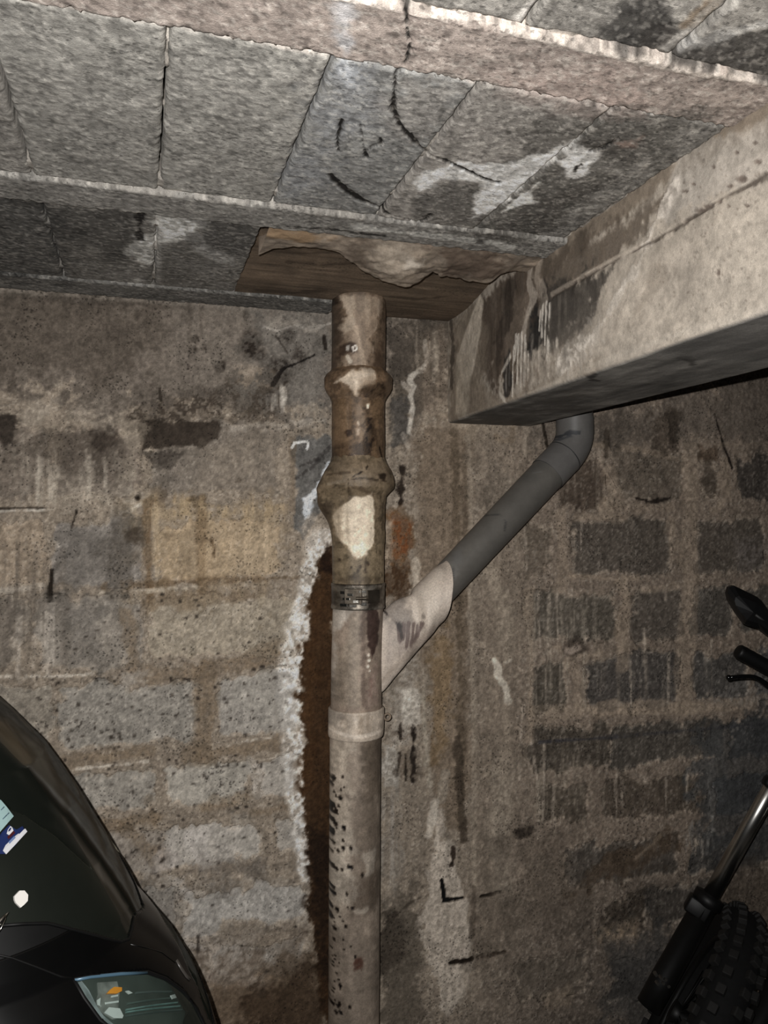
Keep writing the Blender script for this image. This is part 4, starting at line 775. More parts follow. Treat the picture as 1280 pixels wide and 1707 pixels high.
# branch neck of the fitting
RG = [((590, 1040), (590, 1160)), ((622, 1032), (622, 1158)), ((640, 1018), (638, 1152)), ((655, 1004), (659, 1127)), ((669, 997), (676, 1106)), ((686, 991), (692, 1087)), ((694, 978), (703, 1072)), ((708, 964), (715, 1058)), ((724, 949), (722, 1048)), ((738, 937), (727, 1042)), ((742, 934), (730, 1039)), ((742, 938), (730, 1035))]
ring = []; an = np.linspace(0, 2*math.pi, 96, endpoint=False)
for k, (a, b) in enumerate(RG):
    a = at_y(a[0], a[1], YP); b = at_y(b[0], b[1], YP); c = (a+b)/2; h = (a-b)/2; rd = [.02, .024, .026, .034, .041, .045][k] if k < 6 else np.linalg.norm(h)*.93
    ring.append(c[None]+np.cos(an)[:, None]*h[None]+np.sin(an)[:, None]*np.array([[0.0, -rd, 0.0]]))
R0 = np.array(ring); tt = np.linspace(0, len(RG)-1, 150); i0 = np.minimum(tt.astype(int), len(RG)-2); fr = (tt-i0)[:, None, None]
Pm = np.clip(i0-1, 0, None); Pn_ = np.clip(i0+2, None, len(RG)-1)
a0, a1, a2, a3 = R0[Pm], R0[i0], R0[i0+1], R0[Pn_]
PB = 0.5*(2*a1+(a2-a0)*fr+(2*a0-5*a1+4*a2-a3)*fr**2+(3*a1-a0-3*a2+a3)*fr**3)
p = Paint(PB[..., 0], PB[..., 2], (166, 150, 134), uv_pipe); p.col *= (1+0.12*(p.nA-.5)+0.14*(p.nB-.5)+.06*(p.nC-.5))[:, None]
p.poly([(640, 1020), (668, 1000), (684, 996), (690, 1030), (672, 1050), (644, 1040)], (112, 101, 92), .75, 6, 9, spk=.3); p.poly([(690, 990), (735, 950), (742, 960), (728, 1010), (716, 1040), (700, 1030)], (190, 174, 156), .85, 5, 7)
p.poly([(652, 1050), (690, 1050), (700, 1070), (660, 1115), (650, 1100)], (132, 116, 107), .5, 6, 10, stk=.6); p.poly([(637, 1040), (650, 1050), (648, 1120), (638, 1145)], (184, 166, 148), .7, 4, 6)
for q in ([(678, 1042), (676, 1068)], [(686, 1040), (682, 1082)], [(694, 1042), (690, 1080)], [(700, 1044), (696, 1072)], [(706, 1040), (700, 1064)], [(670, 1050), (672, 1072)]): p.line(q, (88, 70, 64), 2.4, .8, 1.6, 2)
p.line([(648, 1018), (658, 1032), (668, 1042)], (46, 38, 34), 2.6, .9, 1.2, 3); p.blob(671, 1046, 4, 7, (38, 30, 27), .95, .5, .5, h=-.002); p.line([(672, 1050), (675, 1066)], (48, 38, 33), 2.5, .8, 1.2, 1.5); p.blob(707, 1028, 2, 4, (110, 98, 88), .7)
p.line([(640, 1146), (690, 1090), (725, 1046)], (140, 122, 106), 6, .5, 4, 4)
nb = fbm(PB[..., 0].ravel(), PB[..., 2].ravel(), 30, 3, 8).reshape(PB.shape[:2])
cb_, h_ = p.out(); PB[..., 1] -= 0.003*(nb-.5)
# 'branch_neck' belongs to the fitting
o = grid('branch_neck', PB, cb_, M_PIPE, wye, wrap=True, flip=True)
tag(o, label='pale lime-coated neck of the slanting branch')
# hose clamp: band, worm housing, screw
M_BAND = plain('tarnished_steel', (96, 88, 78), .38, .85, .35, 45, bump=.3); M_CHR = plain('bright_steel', (190, 186, 178), .22, 1.0, .15, 80, bump=.2)
M_RUB = plain('worn_rubber', (44, 38, 33), .7, 0, .3, 40)
def pt_none(p): 
    p.poly([(553, 975), (566, 975), (566, 1012), (553, 1012)], (52, 44, 36), .7, 4, 5); p.poly([(615, 975), (645, 975), (645, 1012), (615, 1012)], (60, 52, 44), .7, 4, 8); p.poly([(556, 972), (640, 970), (640, 978), (556, 978)], (40, 32, 26), .7, 3, 4)
M_BAND2 = painted('clamp_band', 120, .2, .15, rough=.4, bump=.2); M_BAND2.node_tree.nodes['Principled BSDF'].inputs['Metallic'].default_value = .6
clamp = lathe('hose_clamp', [(971, 42.8), (971, 44.8), (974, 45.4), (978, 44.6), (1006, 44.6), (1010, 45.4), (1013, 44.8), (1013, 42.4)], pt_none, (104, 96, 85), M_BAND2, stack, rough=.0008, step=1.5)
fr_n = Vector((math.cos(VIEW), math.sin(VIEW), 0)); fr_t = Vector((-math.sin(VIEW), math.cos(VIEW), 0)); up_ = Vector((0, 0, 1))
def on_pipe(x, y, off=0.0):
    c = axis_at(y); rr = 45.0/F*dep(c)+off; cx = np.interp(y, [a[0] for a in AX], [a[1] for a in AX]); s_ = max(-1, min(1, (x-cx)/45.0)); a = math.asin(s_)
    return Vector(c)+(fr_n*math.cos(a)+fr_t*math.sin(a))*rr, (fr_n*math.cos(a)+fr_t*math.sin(a)), (fr_t*math.cos(a)-fr_n*math.sin(a))
def plate(name, x, y, wpx, hpx, off, th, mat, parent, bev=.0015):
    q, n, t = on_pipe(x, y, off); bm = bmesh.new(); k = 1.0/F*dep(q)
    box(bm, q, t*(wpx*k/2), n*th, up_*(hpx*k/2), bev); return bm_obj(name, bm, mat, parent, False)
plate('worm_housing', 590, 990, 30, 26, .001, .004, M_BAND, clamp)
for x, y, a_, b_ in ((575, 984, 11, 5), (586, 987, 10, 4.5), (604, 982, 12, 4.5), (580, 994, 14, 4), (594, 998, 10, 5), (576, 1004, 15, 5), (590, 1005, 12, 4), (606, 1002, 9, 6)):
    plate('clamp_tooth', x, y, a_, b_, .004, .003, M_CHR, clamp, .0008)
bm = bmesh.new(); q, n, t = on_pipe(602, 993, .006); tube(bm, [q-t*.012, q+t*.012], .0045, 12); tube(bm, [q+t*.012, q+t*.017], .0065, 6); bm_obj('screw', bm, M_BAND, clamp, False)
plate('strap_end', 622, 991, 26, 22, .0012, .0015, M_BAND, clamp)

# ------------------------------------------------------------------ grey slanting waste pipe
A0 = at_y(731, 983, YP); A1 = at_y(946, 755, 1.925)
bp = empty('waste_pipe', (round(float(A0[0]), 3), round(float(A0[1]), 3), round(float(A0[2]), 3)), label='dark grey plastic pipe slanting from the soil pipe up behind the beam', cat='pipe')
M_PVC = painted('grey_plastic', 60, .05, .04, rough=.48, bump=.03, spec=.45)
def painted_tube(name, pts, rs, base, fn, mat, parent, seg=72, step=.004):
    pts = [np.array(p, float) for p in pts]; Q = [pts[0]]; RR = [rs[0]]
    for a, b, r0, r1 in zip(pts, pts[1:], rs, rs[1:]):
        n = max(1, int(np.linalg.norm(b-a)/step))
        for i in range(n): t = (i+1)/n; Q.append(a+(b-a)*t); RR.append(r0+(r1-r0)*t)
    Q = np.array(Q); T = np.gradient(Q, axis=0); T /= np.maximum(np.linalg.norm(T, axis=1, keepdims=True), 1e-9)
    ref = np.array([0, -1.0, 0]); Xv = ref-T*(T@ref)[:, None]; Xv /= np.linalg.norm(Xv, axis=1, keepdims=True); Yv = np.cross(T, Xv)
    an = np.linspace(0, 2*math.pi, seg, endpoint=False)
    P = Q[:, None]+(Xv[:, None]*np.cos(an)[None, :, None]+Yv[:, None]*np.sin(an)[None, :, None])*np.array(RR)[:, None, None]
    p = Paint(P[..., 0], P[..., 2], base, uv_pipe); p.col *= (1+.10*(p.nA-.5)+.08*(p.nB-.5))[:, None]; fn(p)
    return grid(name, P, p.out()[0], mat, parent, wrap=True, flip=False)
def pt_pvc(p):
    p.poly([(735, 945), (760, 930), (770, 960), (740, 1020)], (104, 100, 94), .6, 6, 8); p.poly([(770, 900), (800, 880), (790, 920), (760, 960)], (92, 91, 89), .5, 6, 8)
    p.poly([(890, 745), (930, 770), (905, 800), (870, 775)], (66, 65, 62), .6, 8, 8); p.line([(830, 858), (845, 858), (853, 868), (850, 885)], (46, 45, 44), 2, .7, 1.5, 2); p.line([(762, 948), (760, 965), (750, 985)], (50, 48, 45), 2, .8, 1.5, 2)
    p.line([(884, 776), (910, 786), (920, 784)], (96, 95, 92), 2, .6, 1.5, 2)
def pt_elb(p):
    p.line([(946, 698), (950, 716), (962, 722), (974, 716), (984, 718)], (40, 42, 46), 2.4, .85, 1.5, 2.5); p.line([(950, 712), (958, 728), (972, 722)], (48, 50, 54), 2, .7, 1.5, 2); p.blob(958, 698, 2, 2, (40, 40, 44), .9)
def rpx(px, q): return px/F*dep(q)
B0 = at_y(912, 791, 1.917); r1 = rpx(29.3, A0); r2 = rpx(29.6, A1)
painted_tube('pipe_length', [A0, B0], [r1, r2], (78, 74, 68), pt_pvc, M_PVC, bp)
E0 = at_y(912, 791, 1.917); E1 = at_y(936, 766, 1.922); EC = at_y(960, 742, 1.925); E2 = at_y(958, 716, 1.925); E3 = E2*1.0; E3[2] = ZB+0.02; E4 = E3.copy(); E4[2] = ZT+0.01
crv = [E0, E1]+[np.array(v) for v in bez(E1, at_y(959, 743, 1.925), E2, 10)[1:]]+[E3]
painted_tube('elbow', crv, [r2+.0022]*len(crv), (84, 81, 78), lambda p: (pt_pvc(p), pt_elb(p)), M_PVC, bp)
painted_tube('pipe_length', [E3-np.array([0, 0, .03]), E4], [r2, r2], (84, 81, 78), lambda p: None, M_PVC, bp)
bm = bmesh.new(); tq = (E1-E0)/np.linalg.norm(E1-E0); tube(bm, [E1+tq*.010, E1+tq*.013], r2+.0032, 48)
bm_obj('joint_ring', bm, plain('joint_grey', (58, 58, 58), .5), bp)

# ------------------------------------------------------------------ scooter in the lower left, nose to the right
AL = math.radians(14); sf = np.array([math.cos(AL), -math.sin(AL), 0]); sl = np.array([math.sin(AL), math.cos(AL), 0])
S0 = at_d(345, 1707, 1.34)
def at_plane(x, y):                               # photograph point on the upright centre plane of the scooter
    d = ray(x, y); t = ((S0-CAM)@sl)/(d@sl); return CAM+d*t
NOSE = [(-95, 1120), (-40, 1168), (0, 1205), (60, 1266), (118, 1348), (170, 1430), (216, 1510), (228, 1535), (258, 1565), (292, 1605), (325, 1660), (346, 1712)]
nz = np.array([at_plane(*q) for q in NOSE]); nzz = nz[::-1, 2]; nxf = ((nz-S0)@sf)[::-1]
zlow = nzz[0]
nzz = np.concatenate([[0.42, 0.50, 0.60, 0.72], nzz]); nxf = np.concatenate([[-0.16, -0.02, 0.02, 0.025], nxf])
def sec(z, t, hw_, a_): 
    ph = t*math.radians(100); return np.interp(z, nzz, nxf)-a_*(1-np.cos(ph)), hw_*np.sin(ph)
def scooter_surf(zs, ts, inset=0.0):
    Zs, Ts = np.meshgrid(zs, ts, indexing='ij')
    hw_ = np.interp(Zs, [0.42, 0.6, 0.85, 1.0, 1.06, 1.2, 1.45], [0.20, 0.27, 0.33, 0.30, 0.26, 0.25, 0.19])-inset
    a_ = np.interp(Zs, [0.42, 0.85, 1.0, 1.06, 1.45], [0.30, 0.42, 0.36, 0.26, 0.16])
    xf, s = sec(Zs, Ts, hw_, a_); xf = xf-inset
    return S0[None, None]*np.array([1, 1, 0])+sf*xf[..., None]+sl*s[..., None]+np.array([0, 0, 1.0])*Zs[..., None]
def px_arr(P):
    v = P-CAM; z = v@_fw; return CX+F*(v@_rt)/z, CY-F*(v@_up)/z
def inside(px, py, poly):
    r = np.zeros(px.shape, bool)
    for (x0, y0), (x1, y1) in zip(poly, poly[1:]+poly[:1]):
        if y0 != y1: r ^= ((y0 > py) != (y1 > py)) & (px < (x1-x0)*(py-y0)/(y1-y0)+x0)
    return r
def sub_grid(name, P, keep, mat, parent, thick=0.0):
    n, m = P.shape[:2]; Q = quads(n, m)[keep[:-1, :-1].ravel()]
    used, inv = np.unique(Q, return_inverse=True); me = raw_mesh(name, P.reshape(-1, 3)[used], inv.reshape(-1, 4))
    o = link(name, me, mat, parent)
    if thick:
        md = o.modifiers.new('thickness', 'SOLIDIFY'); md.thickness = thick; md.offset = 0
    return o
base_s = S0*np.array([1, 1, 0])-sf*0.7
scoot = empty('scooter', tuple(base_s), label='black motor scooter with a tinted windscreen, its nose at the lower left of the wall', cat='scooter')
M_BLK = plain('gloss_black', (9, 9, 9), .28, 0, .1, 30, spec=.28); M_DRK = plain('black_plastic', (13, 13, 13), .55, 0, .2, 60, spec=.3)
def glass(name, tint, rough=.03, refl=.9, haze=0.0, hc=(130, 138, 126)):
    m, N, K = new_mat(name); N.remove(N['Principled BSDF']); t = N.new('ShaderNodeBsdfTransparent'); t.inputs[0].default_value = (*tint, 1)
    g = N.new('ShaderNodeBsdfGlossy'); g.inputs['Roughness'].default_value = rough; g.inputs[0].default_value = (refl, refl, refl, 1)
    fz_ = N.new('ShaderNodeFresnel'); fz_.inputs[0].default_value = 1.18; mx = N.new('ShaderNodeMixShader'); K.new(fz_.outputs[0], mx.inputs[0]); K.new(t.outputs[0], mx.inputs[1]); K.new(g.outputs[0], mx.inputs[2]); 
    df = N.new('ShaderNodeBsdfDiffuse'); df.inputs[0].default_value = (*[float(x) for x in lin(hc)], 1); m2 = N.new('ShaderNodeMixShader'); m2.inputs[0].default_value = haze
    K.new(mx.outputs[0], m2.inputs[1]); K.new(df.outputs[0], m2.inputs[2]); K.new(m2.outputs[0], N['Material Output'].inputs[0]); return m
M_TINT = glass('tinted_screen', (.90, .94, .87), .12, .15, .03, (120, 132, 118)); M_LENS = glass('lamp_lens', (.84, .90, .88), 0.08, .10, .085, (110, 124, 114))
LAMP = [(122, 1633), (150, 1628), (200, 1623), (246, 1621), (276, 1632), (304, 1652), (328, 1684), (342, 1712), (350, 1760), (240, 1752), (200, 1728), (166, 1700), (140, 1664)]
SCR_LOW = [(-400, 1548), (0, 1543), (78, 1539), (140, 1555), (200, 1571), (214, 1568), (219, 1549), (222, 1530)]
zsA = np.arange(0.42, 1.56, 0.0028); tsA = np.linspace(-1, 1, 420)
PS = scooter_surf(zsA, tsA); pxs, pys = px_arr(PS); near_side = (PS-S0)@sl < 0.03
low = np.interp(pxs, [q[0] for q in SCR_LOW], [q[1] for q in SCR_LOW])
zsplit = at_plane(222, 1532)[2]
isscr = np.where(near_side, pys < low, PS[..., 2] > zsplit) & (np.abs(tsA)[None] < 0.80)
# mirror the near half's outline to the far half
half = isscr[:, :210]; isscr[:, 210:] = half[:, ::-1]
islamp = inside(pxs, pys, LAMP) & near_side; islamp[:, 210:] = islamp[:, :210][:, ::-1]
body_k = ~isscr & ~islamp & (PS[..., 2] < zsplit+0.05)
sub_grid('front_fairing', PS, body_k, M_BLK, scoot, .004)
sub_grid('windscreen', PS, isscr & (PS[..., 2] < 1.40), M_TINT, scoot, .0)
lampL = islamp.copy(); lampL[:, 210:] = False; lampR = islamp.copy(); lampR[:, :210] = False
PI_ = scooter_surf(zsA, tsA, .016)
for keep in (lampL, lampR):
    hl = sub_grid('headlamp', PS, keep, M_LENS, scoot, .0)
    kd = keep.copy()
    for sh in range(1, 9):
        for ax_ in (0, 1): kd |= np.roll(keep, sh, ax_) | np.roll(keep, -sh, ax_)
    kd &= PS[..., 2] > 0.5
    sub_grid('lamp_bucket', PI_, kd, plain('lamp_inside', (64, 70, 66), .4, .1, .25, 25), hl, .0)
# inner black shield behind the lower screen
PD = scooter_surf(zsA, tsA, .030); pxd, pyd = px_arr(PD)
dash = [(-400, 1290), (-60, 1290), (0, 1345), (40, 1362), (90, 1395), (150, 1450), (196, 1512), (212, 1560), (230, 1640), (-400, 1640)]
dk_ = inside(pxd, pyd, dash) & ((PD-S0)@sl < 0.02); dk_[:, 210:] = dk_[:, :210][:, ::-1]
sub_grid('inner_shield', PD, dk_, M_DRK, scoot, .003)
def surf_at(x, y, P=PS, px=pxs, py=pys):
    d = (px-x)**2+(py-y)**2+np.where(near_side, 0, 1e6); i, j = np.unravel_index(np.argmin(d), d.shape)
    q = P[i, j]; a = P[min(i+1, P.shape[0]-1), j]-q; b = P[i, min(j+1, P.shape[1]-1)]-q; n = np.cross(a, b); n /= np.linalg.norm(n)
    if n@(CAM-q) < 0: n = -n
    # exact hit of the sight line with the tangent plane
    d_ = ray(x, y); t = ((q-CAM)@n)/(d_@n); return Vector(CAM+d_*t), Vector(n)
def patch(name, poly, mat, parent, off=.002, th=.0015, label=None, P=PS, px=pxs, py=pys):   # a flat flexible piece lying on the surface
    bm = bmesh.new(); c = [surf_at(x, y, P, px, py) for x, y in poly]; nn = sum((b for a, b in c), Vector()).normalized()
    f = [bm.verts.new(a+b*off) for a, b in c]; g = [bm.verts.new(a+b*(off+th)) for a, b in c]
    n = len(f)
    for k in range(n): bm.faces.new((f[k], f[(k+1) % n], g[(k+1) % n], g[k]))
    bm.faces.new(g); bm.faces.new(f[::-1]); bmesh.ops.recalc_face_normals(bm, faces=bm.faces)
    o = bm_obj(name, bm, mat, parent, False)
    if label: o['label'] = label
    return o
M_TEAL = plain('card_teal', (150, 178, 178), .6, 0, .08, 30); M_NAVY = plain('label_blue', (24, 40, 88), .5, 0, .05); M_WHT = plain('label_white', (214, 214, 218), .5, 0, .03); M_RED = plain('label_maroon', (70, 22, 28), .5); M_INK = plain('ink', (70, 96, 112), .6); M_BLU2 = plain('label_mid_blue', (110, 130, 170), .5)
card = patch('card', [(-22, 1322), (0, 1336), (10, 1348), (20.5, 1362), (10, 1374), (-2, 1388), (-40, 1420), (-60, 1380)], M_TEAL, scoot, label='pale teal paper card behind the screen')
for a, b in (((2, 1367), (8, 1361)), ((8, 1361), (12, 1357)), ((-1, 1352), (4, 1347))):
    bm = bmesh.new(); q0, n0 = surf_at(*a); q1, n1 = surf_at(*b); tube(bm, [q0+n0*.0045, q1+n1*.0045], .0007, 6); bm_obj('pen_stroke', bm, M_INK, card)
lab = patch('label', [(2, 1388), (14, 1376), (26, 1384), (36, 1378), (42, 1388), (24, 1410), (8, 1424), (-6, 1424), (-10, 1408)], M_NAVY, scoot, .001, .001, label='small blue and white label')
patch('label_band', [(10, 1396), (20, 1386), (23, 1390), (12, 1400)], M_RED, lab, .003, .0008)
patch('label_band', [(7, 1410), (24, 1394), (39, 1383), (42.5, 1388), (24, 1408), (8, 1425), (2.5, 1419)], M_WHT, lab, .0035, .0008)
patch('label_mark', [(9, 1391), (11, 1384), (15, 1378.5), (18, 1381), (20, 1386), (13, 1393.5)], M_WHT, lab, .003, .0008); patch('label_mark', [(10.5, 1388), (12, 1384), (15, 1381), (16, 1382.5), (13.5, 1387)], M_NAVY, lab, .0042, .0006)
patch('label_mark', [(11, 1405), (20, 1396), (23, 1398), (13, 1408)], M_BLU2, lab, .0046, .0006); patch('label_mark', [(26, 1390), (33, 1383), (35, 1386), (29, 1392)], M_NAVY, lab, .0046, .0006)
patch('disc', [(20.5, 1495), (29, 1486), (37, 1486), (43, 1493), (42.5, 1503), (37, 1509), (31, 1514), (23, 1506), (21, 1501)], plain('disc_white', (236, 232, 226), .5, 0, .02), scoot, .003, .004, label='round white disc')  # small flat white disc lying on the surface
bm = bmesh.new(); q0, n0 = surf_at(-14, 1548); q1, n1 = surf_at(0, 1534); q2, n2 = surf_at(12, 1521); tube(bm, [q0+n0*.004, q1+n1*.005, q2+n2*.004], [.004, .004, .001], 8)
q0, n0 = surf_at(-8, 1560); q1, n1 = surf_at(2, 1545); q2, n2 = surf_at(8, 1530); tube(bm, [q0+n0*.003, q1+n1*.003, q2+n2*.003], .0012, 8); bm_obj('chrome_trim', bm, M_CHR, scoot)
# seams of the fairing
def seam(name, pts, r, mat, off=.0015, P=PS, px=pxs, py=pys):
    bm = bmesh.new(); tube(bm, [surf_at(x, y, P, px, py)[0]+surf_at(x, y, P, px, py)[1]*off for x, y in pts], r, 8); return bm_obj(name, bm, mat, scoot)
seam('panel_seam', [(-40, 1584), (20, 1597), (60, 1612), (100, 1628), (122, 1632)], .0016, M_DRK); seam('panel_seam', [(216, 1575), (240, 1581), (268, 1589), (290, 1606)], .0015, M_BLK)
seam('screen_edge', [(0, 1543), (40, 1540), (78, 1539), (110, 1547), (140, 1555), (172, 1564), (200, 1571), (214, 1567), (219, 1549), (222, 1531)], .0024, M_DRK)
seam('lamp_gasket', LAMP+[LAMP[0]], .0032, M_DRK, 0)
# lamp furniture between lens and bucket
PM = scooter_surf(zsA, tsA, .0085); pxm, pym = px_arr(PM); kw = dict(P=PM, px=pxm, py=pym)
hl = [o for o in scoot.children if o.name.startswith('headlamp')][0]
M_MIR = plain('lamp_chrome', (225, 230, 228), .3, .25, .1, 40); M_AMB = plain('amber_bulb', (236, 150, 40), .2, 0, .1, 40); M_RIB = plain('lamp_rib', (120, 150, 146), .3, .2, .25, 60); M_BZ = plain('bezel', (150, 158, 160), .3, .3, .35, 60)
seam('bezel', [(123, 1634), (150, 1629), (200, 1624), (244, 1622)], .0026, plain('bezel_blue', (86, 116, 136), .3, .1), .001)['label'] = 'bluish rim along the top of the headlamp'
patch('bezel', [(126, 1640), (134, 1637), (146, 1652), (158, 1676), (170, 1694), (196, 1716), (188, 1720), (164, 1700), (146, 1674)], M_BZ, hl, -.002, .006, **kw)
patch('reflector_bowl', [(165, 1636), (198, 1634), (202, 1650), (200, 1680), (204, 1696), (190, 1698), (174, 1688), (160, 1674), (166, 1655)], plain('bowl_grey', (140, 142, 138), .3, .3, .6, 40), hl, -.006, .002, **kw)
for q in ([(172, 1689), (180, 1680), (198, 1682), (204, 1694), (202, 1698), (188, 1698)], [(160, 1668), (166, 1664), (165, 1678), (161, 1676)], [(184, 1661), (195, 1659), (195, 1662), (184, 1664)], [(174, 1672), (196, 1669), (196, 1672), (175, 1675)]): patch('reflector_facet', q, M_MIR, hl, .001, .002, **kw)
patch('amber_bulb', [(175, 1658), (180, 1652), (187, 1647), (200, 1648), (200, 1654), (192, 1658)], M_AMB, hl, .001, .004, **kw)
for x0, y0, x1, y1, m_ in ((210, 1682, 296, 1670, M_RIB), (210, 1686, 300, 1676, M_RIB), (212, 1672, 290, 1662, plain('rib_dark', (84, 98, 94), .3, .1)), (210, 1692, 304, 1682, plain('rib_dark2', (76, 88, 86), .3, .1)), (226, 1654, 286, 1652, plain('rib_dark3', (84, 94, 92), .3, .1))):
    patch('lamp_rib', [(x0, y0), ((x0+x1)/2, (y0+y1)/2-1), (x1, y1), (x1, y1+2.4), ((x0+x1)/2, (y0+y1)/2+1.6), (x0, y0+3)], m_, hl, -.002, .003, **kw)
patch('reflector_facet', [(208, 1653), (213, 1652), (220, 1656), (214, 1658)], M_MIR, hl, 0, .002, **kw); patch('reflector_facet', [(283, 1660), (290, 1658), (293, 1664), (286, 1666)], M_MIR, hl, 0, .002, **kw)
seam('side_glint', [(292, 1602), (300, 1616), (308, 1628), (314, 1634)], .0035, plain('glint_grey', (70, 66, 62), .35))['label'] = 'grey strip standing in for a glint on the nose'  # a glint on the nose, put in as a solid grey strip
# the rest of the scooter outside the frame: wheels, mudguard, floorboard, seat, tail
def sc(xf, s, z): return Vector(S0*np.array([1, 1, 0])+sf*xf+sl*s+np.array([0, 0, z]))
def tyre_bm(R, r, c, ax, wide=1.0, seg=48):
    bm = bmesh.new(); ax = Vector(ax).normalized(); x, y, _ = frame(ax); rg_ = []
    for k in range(seg):
        t = 2*math.pi*k/seg; rad = x*math.cos(t)+y*math.sin(t)
        rg_.append([bm.verts.new(Vector(c)+rad*(R-r+r*math.cos(a))+ax*(r*wide*math.sin(a))) for a in [2*math.pi*j/16 for j in range(16)]])
    for k in range(seg):
        a, b = rg_[k], rg_[(k+1) % seg]
        for j in range(16): bm.faces.new((a[j], b[j], b[(j+1) % 16], a[(j+1) % 16]))
    return bm
M_TYR = plain('tyre_rubber', (16, 16, 16), .85, 0, .2, 80, spec=.2)
for xf, R in ((-0.16, .24), (-1.44, .23)):
    ty = bm_obj('tyre', tyre_bm(R, .06, sc(xf, 0, R), sl), M_TYR, scoot); bm = bmesh.new(); tube(bm, [sc(xf, -.03, R), sc(xf, .03, R)], [R-.1, R-.1], 32); bm_obj('rim', bm, M_DRK, ty)
def hull(name, secs, mat, seg=28):                # rounded body lofted through (xf, z, half width, half height)
    bm = bmesh.new(); rr = []
    for xf, z, a, b in secs:
        rr.append([bm.verts.new(sc(xf, a*math.copysign(abs(math.cos(t))**.7, math.cos(t)), z+b*math.copysign(abs(math.sin(t))**.7, math.sin(t)))) for t in [2*math.pi*k/seg for k in range(seg)]])
    for a, b in zip(rr, rr[1:]):
        for k in range(seg): bm.faces.new((a[k], a[(k+1) % seg], b[(k+1) % seg], b[k]))
    bm.faces.new(rr[0][::-1]); bm.faces.new(rr[-1]); bmesh.ops.recalc_face_normals(bm, faces=bm.faces)
    return bm_obj(name, bm, mat, scoot)
hull('mudguard', [(.10, .34, .05, .02), (.04, .44, .07, .03), (-.14, .505, .075, .03), (-.32, .46, .07, .03), (-.40, .40, .05, .02)], M_BLK)
hull('leg_shield', [(-.36, .62, .24, .28), (-.46, .62, .25, .30), (-.50, .58, .22, .26)], M_DRK)
hull('floorboard', [(-.42, .30, .20, .06), (-.6, .27, .22, .06), (-.95, .30, .20, .08)], M_DRK)
hull('tail_body', [(-.82, .48, .16, .20), (-1.0, .55, .21, .22), (-1.4, .64, .21, .18), (-1.72, .74, .15, .10), (-1.82, .78, .08, .05)], M_BLK)
hull('seat', [(-.80, .74, .12, .04), (-.95, .77, .17, .06), (-1.25, .80, .18, .06), (-1.55, .87, .16, .06), (-1.70, .89, .10, .04)], M_DRK)
bm = bmesh.new(); tube(bm, [sc(-.16, 0, .24), sc(-.42, 0, .86)], .03, 16); bm_obj('steering_column', bm, M_DRK, scoot)
bm = bmesh.new(); tube(bm, [sc(-.60, -.33, .98), sc(-.50, -.12, .95), sc(-.46, 0, .90), sc(-.50, .12, .95), sc(-.60, .33, .98)], .012, 12); bm_obj('handlebar', bm, M_DRK, scoot)

# ------------------------------------------------------------------ motorcycle leaning at the right, front wheel towards us
WD = 2.02; WC = at_d(1149, 1706, WD)
u_ = _rt*0.516+_up*0.856+_fw*0.05; u_ /= np.linalg.norm(u_)
a_ = _rt*0.86-_up*0.50-_fw*0.44; a_ -= u_*(a_@u_); a_ /= np.linalg.norm(a_); b_ = np.cross(a_, u_)
if b_@(CAM-WC) < 0: b_ = -b_
def mc(u, a, b=0.0): return Vector(WC+u_*u+a_*a+b_*b)
moto = empty('motorcycle', (float(WC[0]), float(WC[1]), 0.0), label='black trail motorcycle with a knobbly front tyre, leaning in the lower right', cat='motorcycle')
M_MB = plain('bike_black', (10, 10, 10), .5, 0, .2, 50, spec=.3); M_MG = plain('bike_gloss', (10, 10, 10), .18, 0, .1, 50); M_ST = plain('stanchion', (190, 188, 184), .27, 1.0, .05, 30)
RW = .330
ty = bm_obj('front_tyre', tyre_bm(RW-.010, .052, WC, a_, 0.98, 72), M_TYR, moto); ty['label'] = 'knobbly black front tyre'
bmk = bmesh.new(); box(bmk, (0, 0, 0), (.0115, 0, 0), (0, .0105, 0), (0, 0, .008), .0025); kme = bpy.data.meshes.new('tread_knob'); bmk.to_mesh(kme); bmk.free(); kme.materials.append(plain('knob_rubber', (24, 23, 22), .75, 0, .2, 60, spec=.3))
for k in range(44):
    for row, off in ((-1.12, 0.5), (-0.42, 0), (0.42, 0.5), (1.12, 0)):
        t = 2*math.pi*(k+off)/44; rad = u_*math.cos(t)+b_*math.sin(t); tan = -u_*math.sin(t)+b_*math.cos(t)
        n = rad*math.cos(row)+a_*math.sin(row); side = np.cross(n, tan); c = WC+rad*(RW-.062)+n*.057
        M = Matrix([[tan[0], side[0], n[0], c[0]], [tan[1], side[1], n[1], c[1]], [tan[2], side[2], n[2], c[2]], [0, 0, 0, 1]])
        o = bpy.data.objects.new('tread_knob', kme); COL.objects.link(o); o.parent = ty; o.matrix_basis = M
bm = bmesh.new()
for s in (-1, 1):
    tube(bm, [mc((RW-.105)*math.cos(t), s*.022, (RW-.105)*math.sin(t)) for t in [2*math.pi*k/48 for k in range(49)]], .009, 10, False)
bm_obj('rim', bm, M_MB, moto)
bm = bmesh.new(); tube(bm, [mc(0, -.05), mc(0, -.03), mc(0, .03), mc(0, .05)], [.03, .022, .022, .03], 20); hub = bm_obj('hub', bm, M_MB, moto)
for k in range(28):
    t = 2*math.pi*k/28; s = .03 if k % 2 else -.03; bm = bmesh.new(); tube(bm, [mc(.02*math.cos(t), s, .02*math.sin(t)), mc((RW-.11)*math.cos(t+.2), 0, (RW-.11)*math.sin(t+.2))], .0016, 6); bm_obj('spoke', bm, M_MB, hub)
LEG = (-.098, .128)
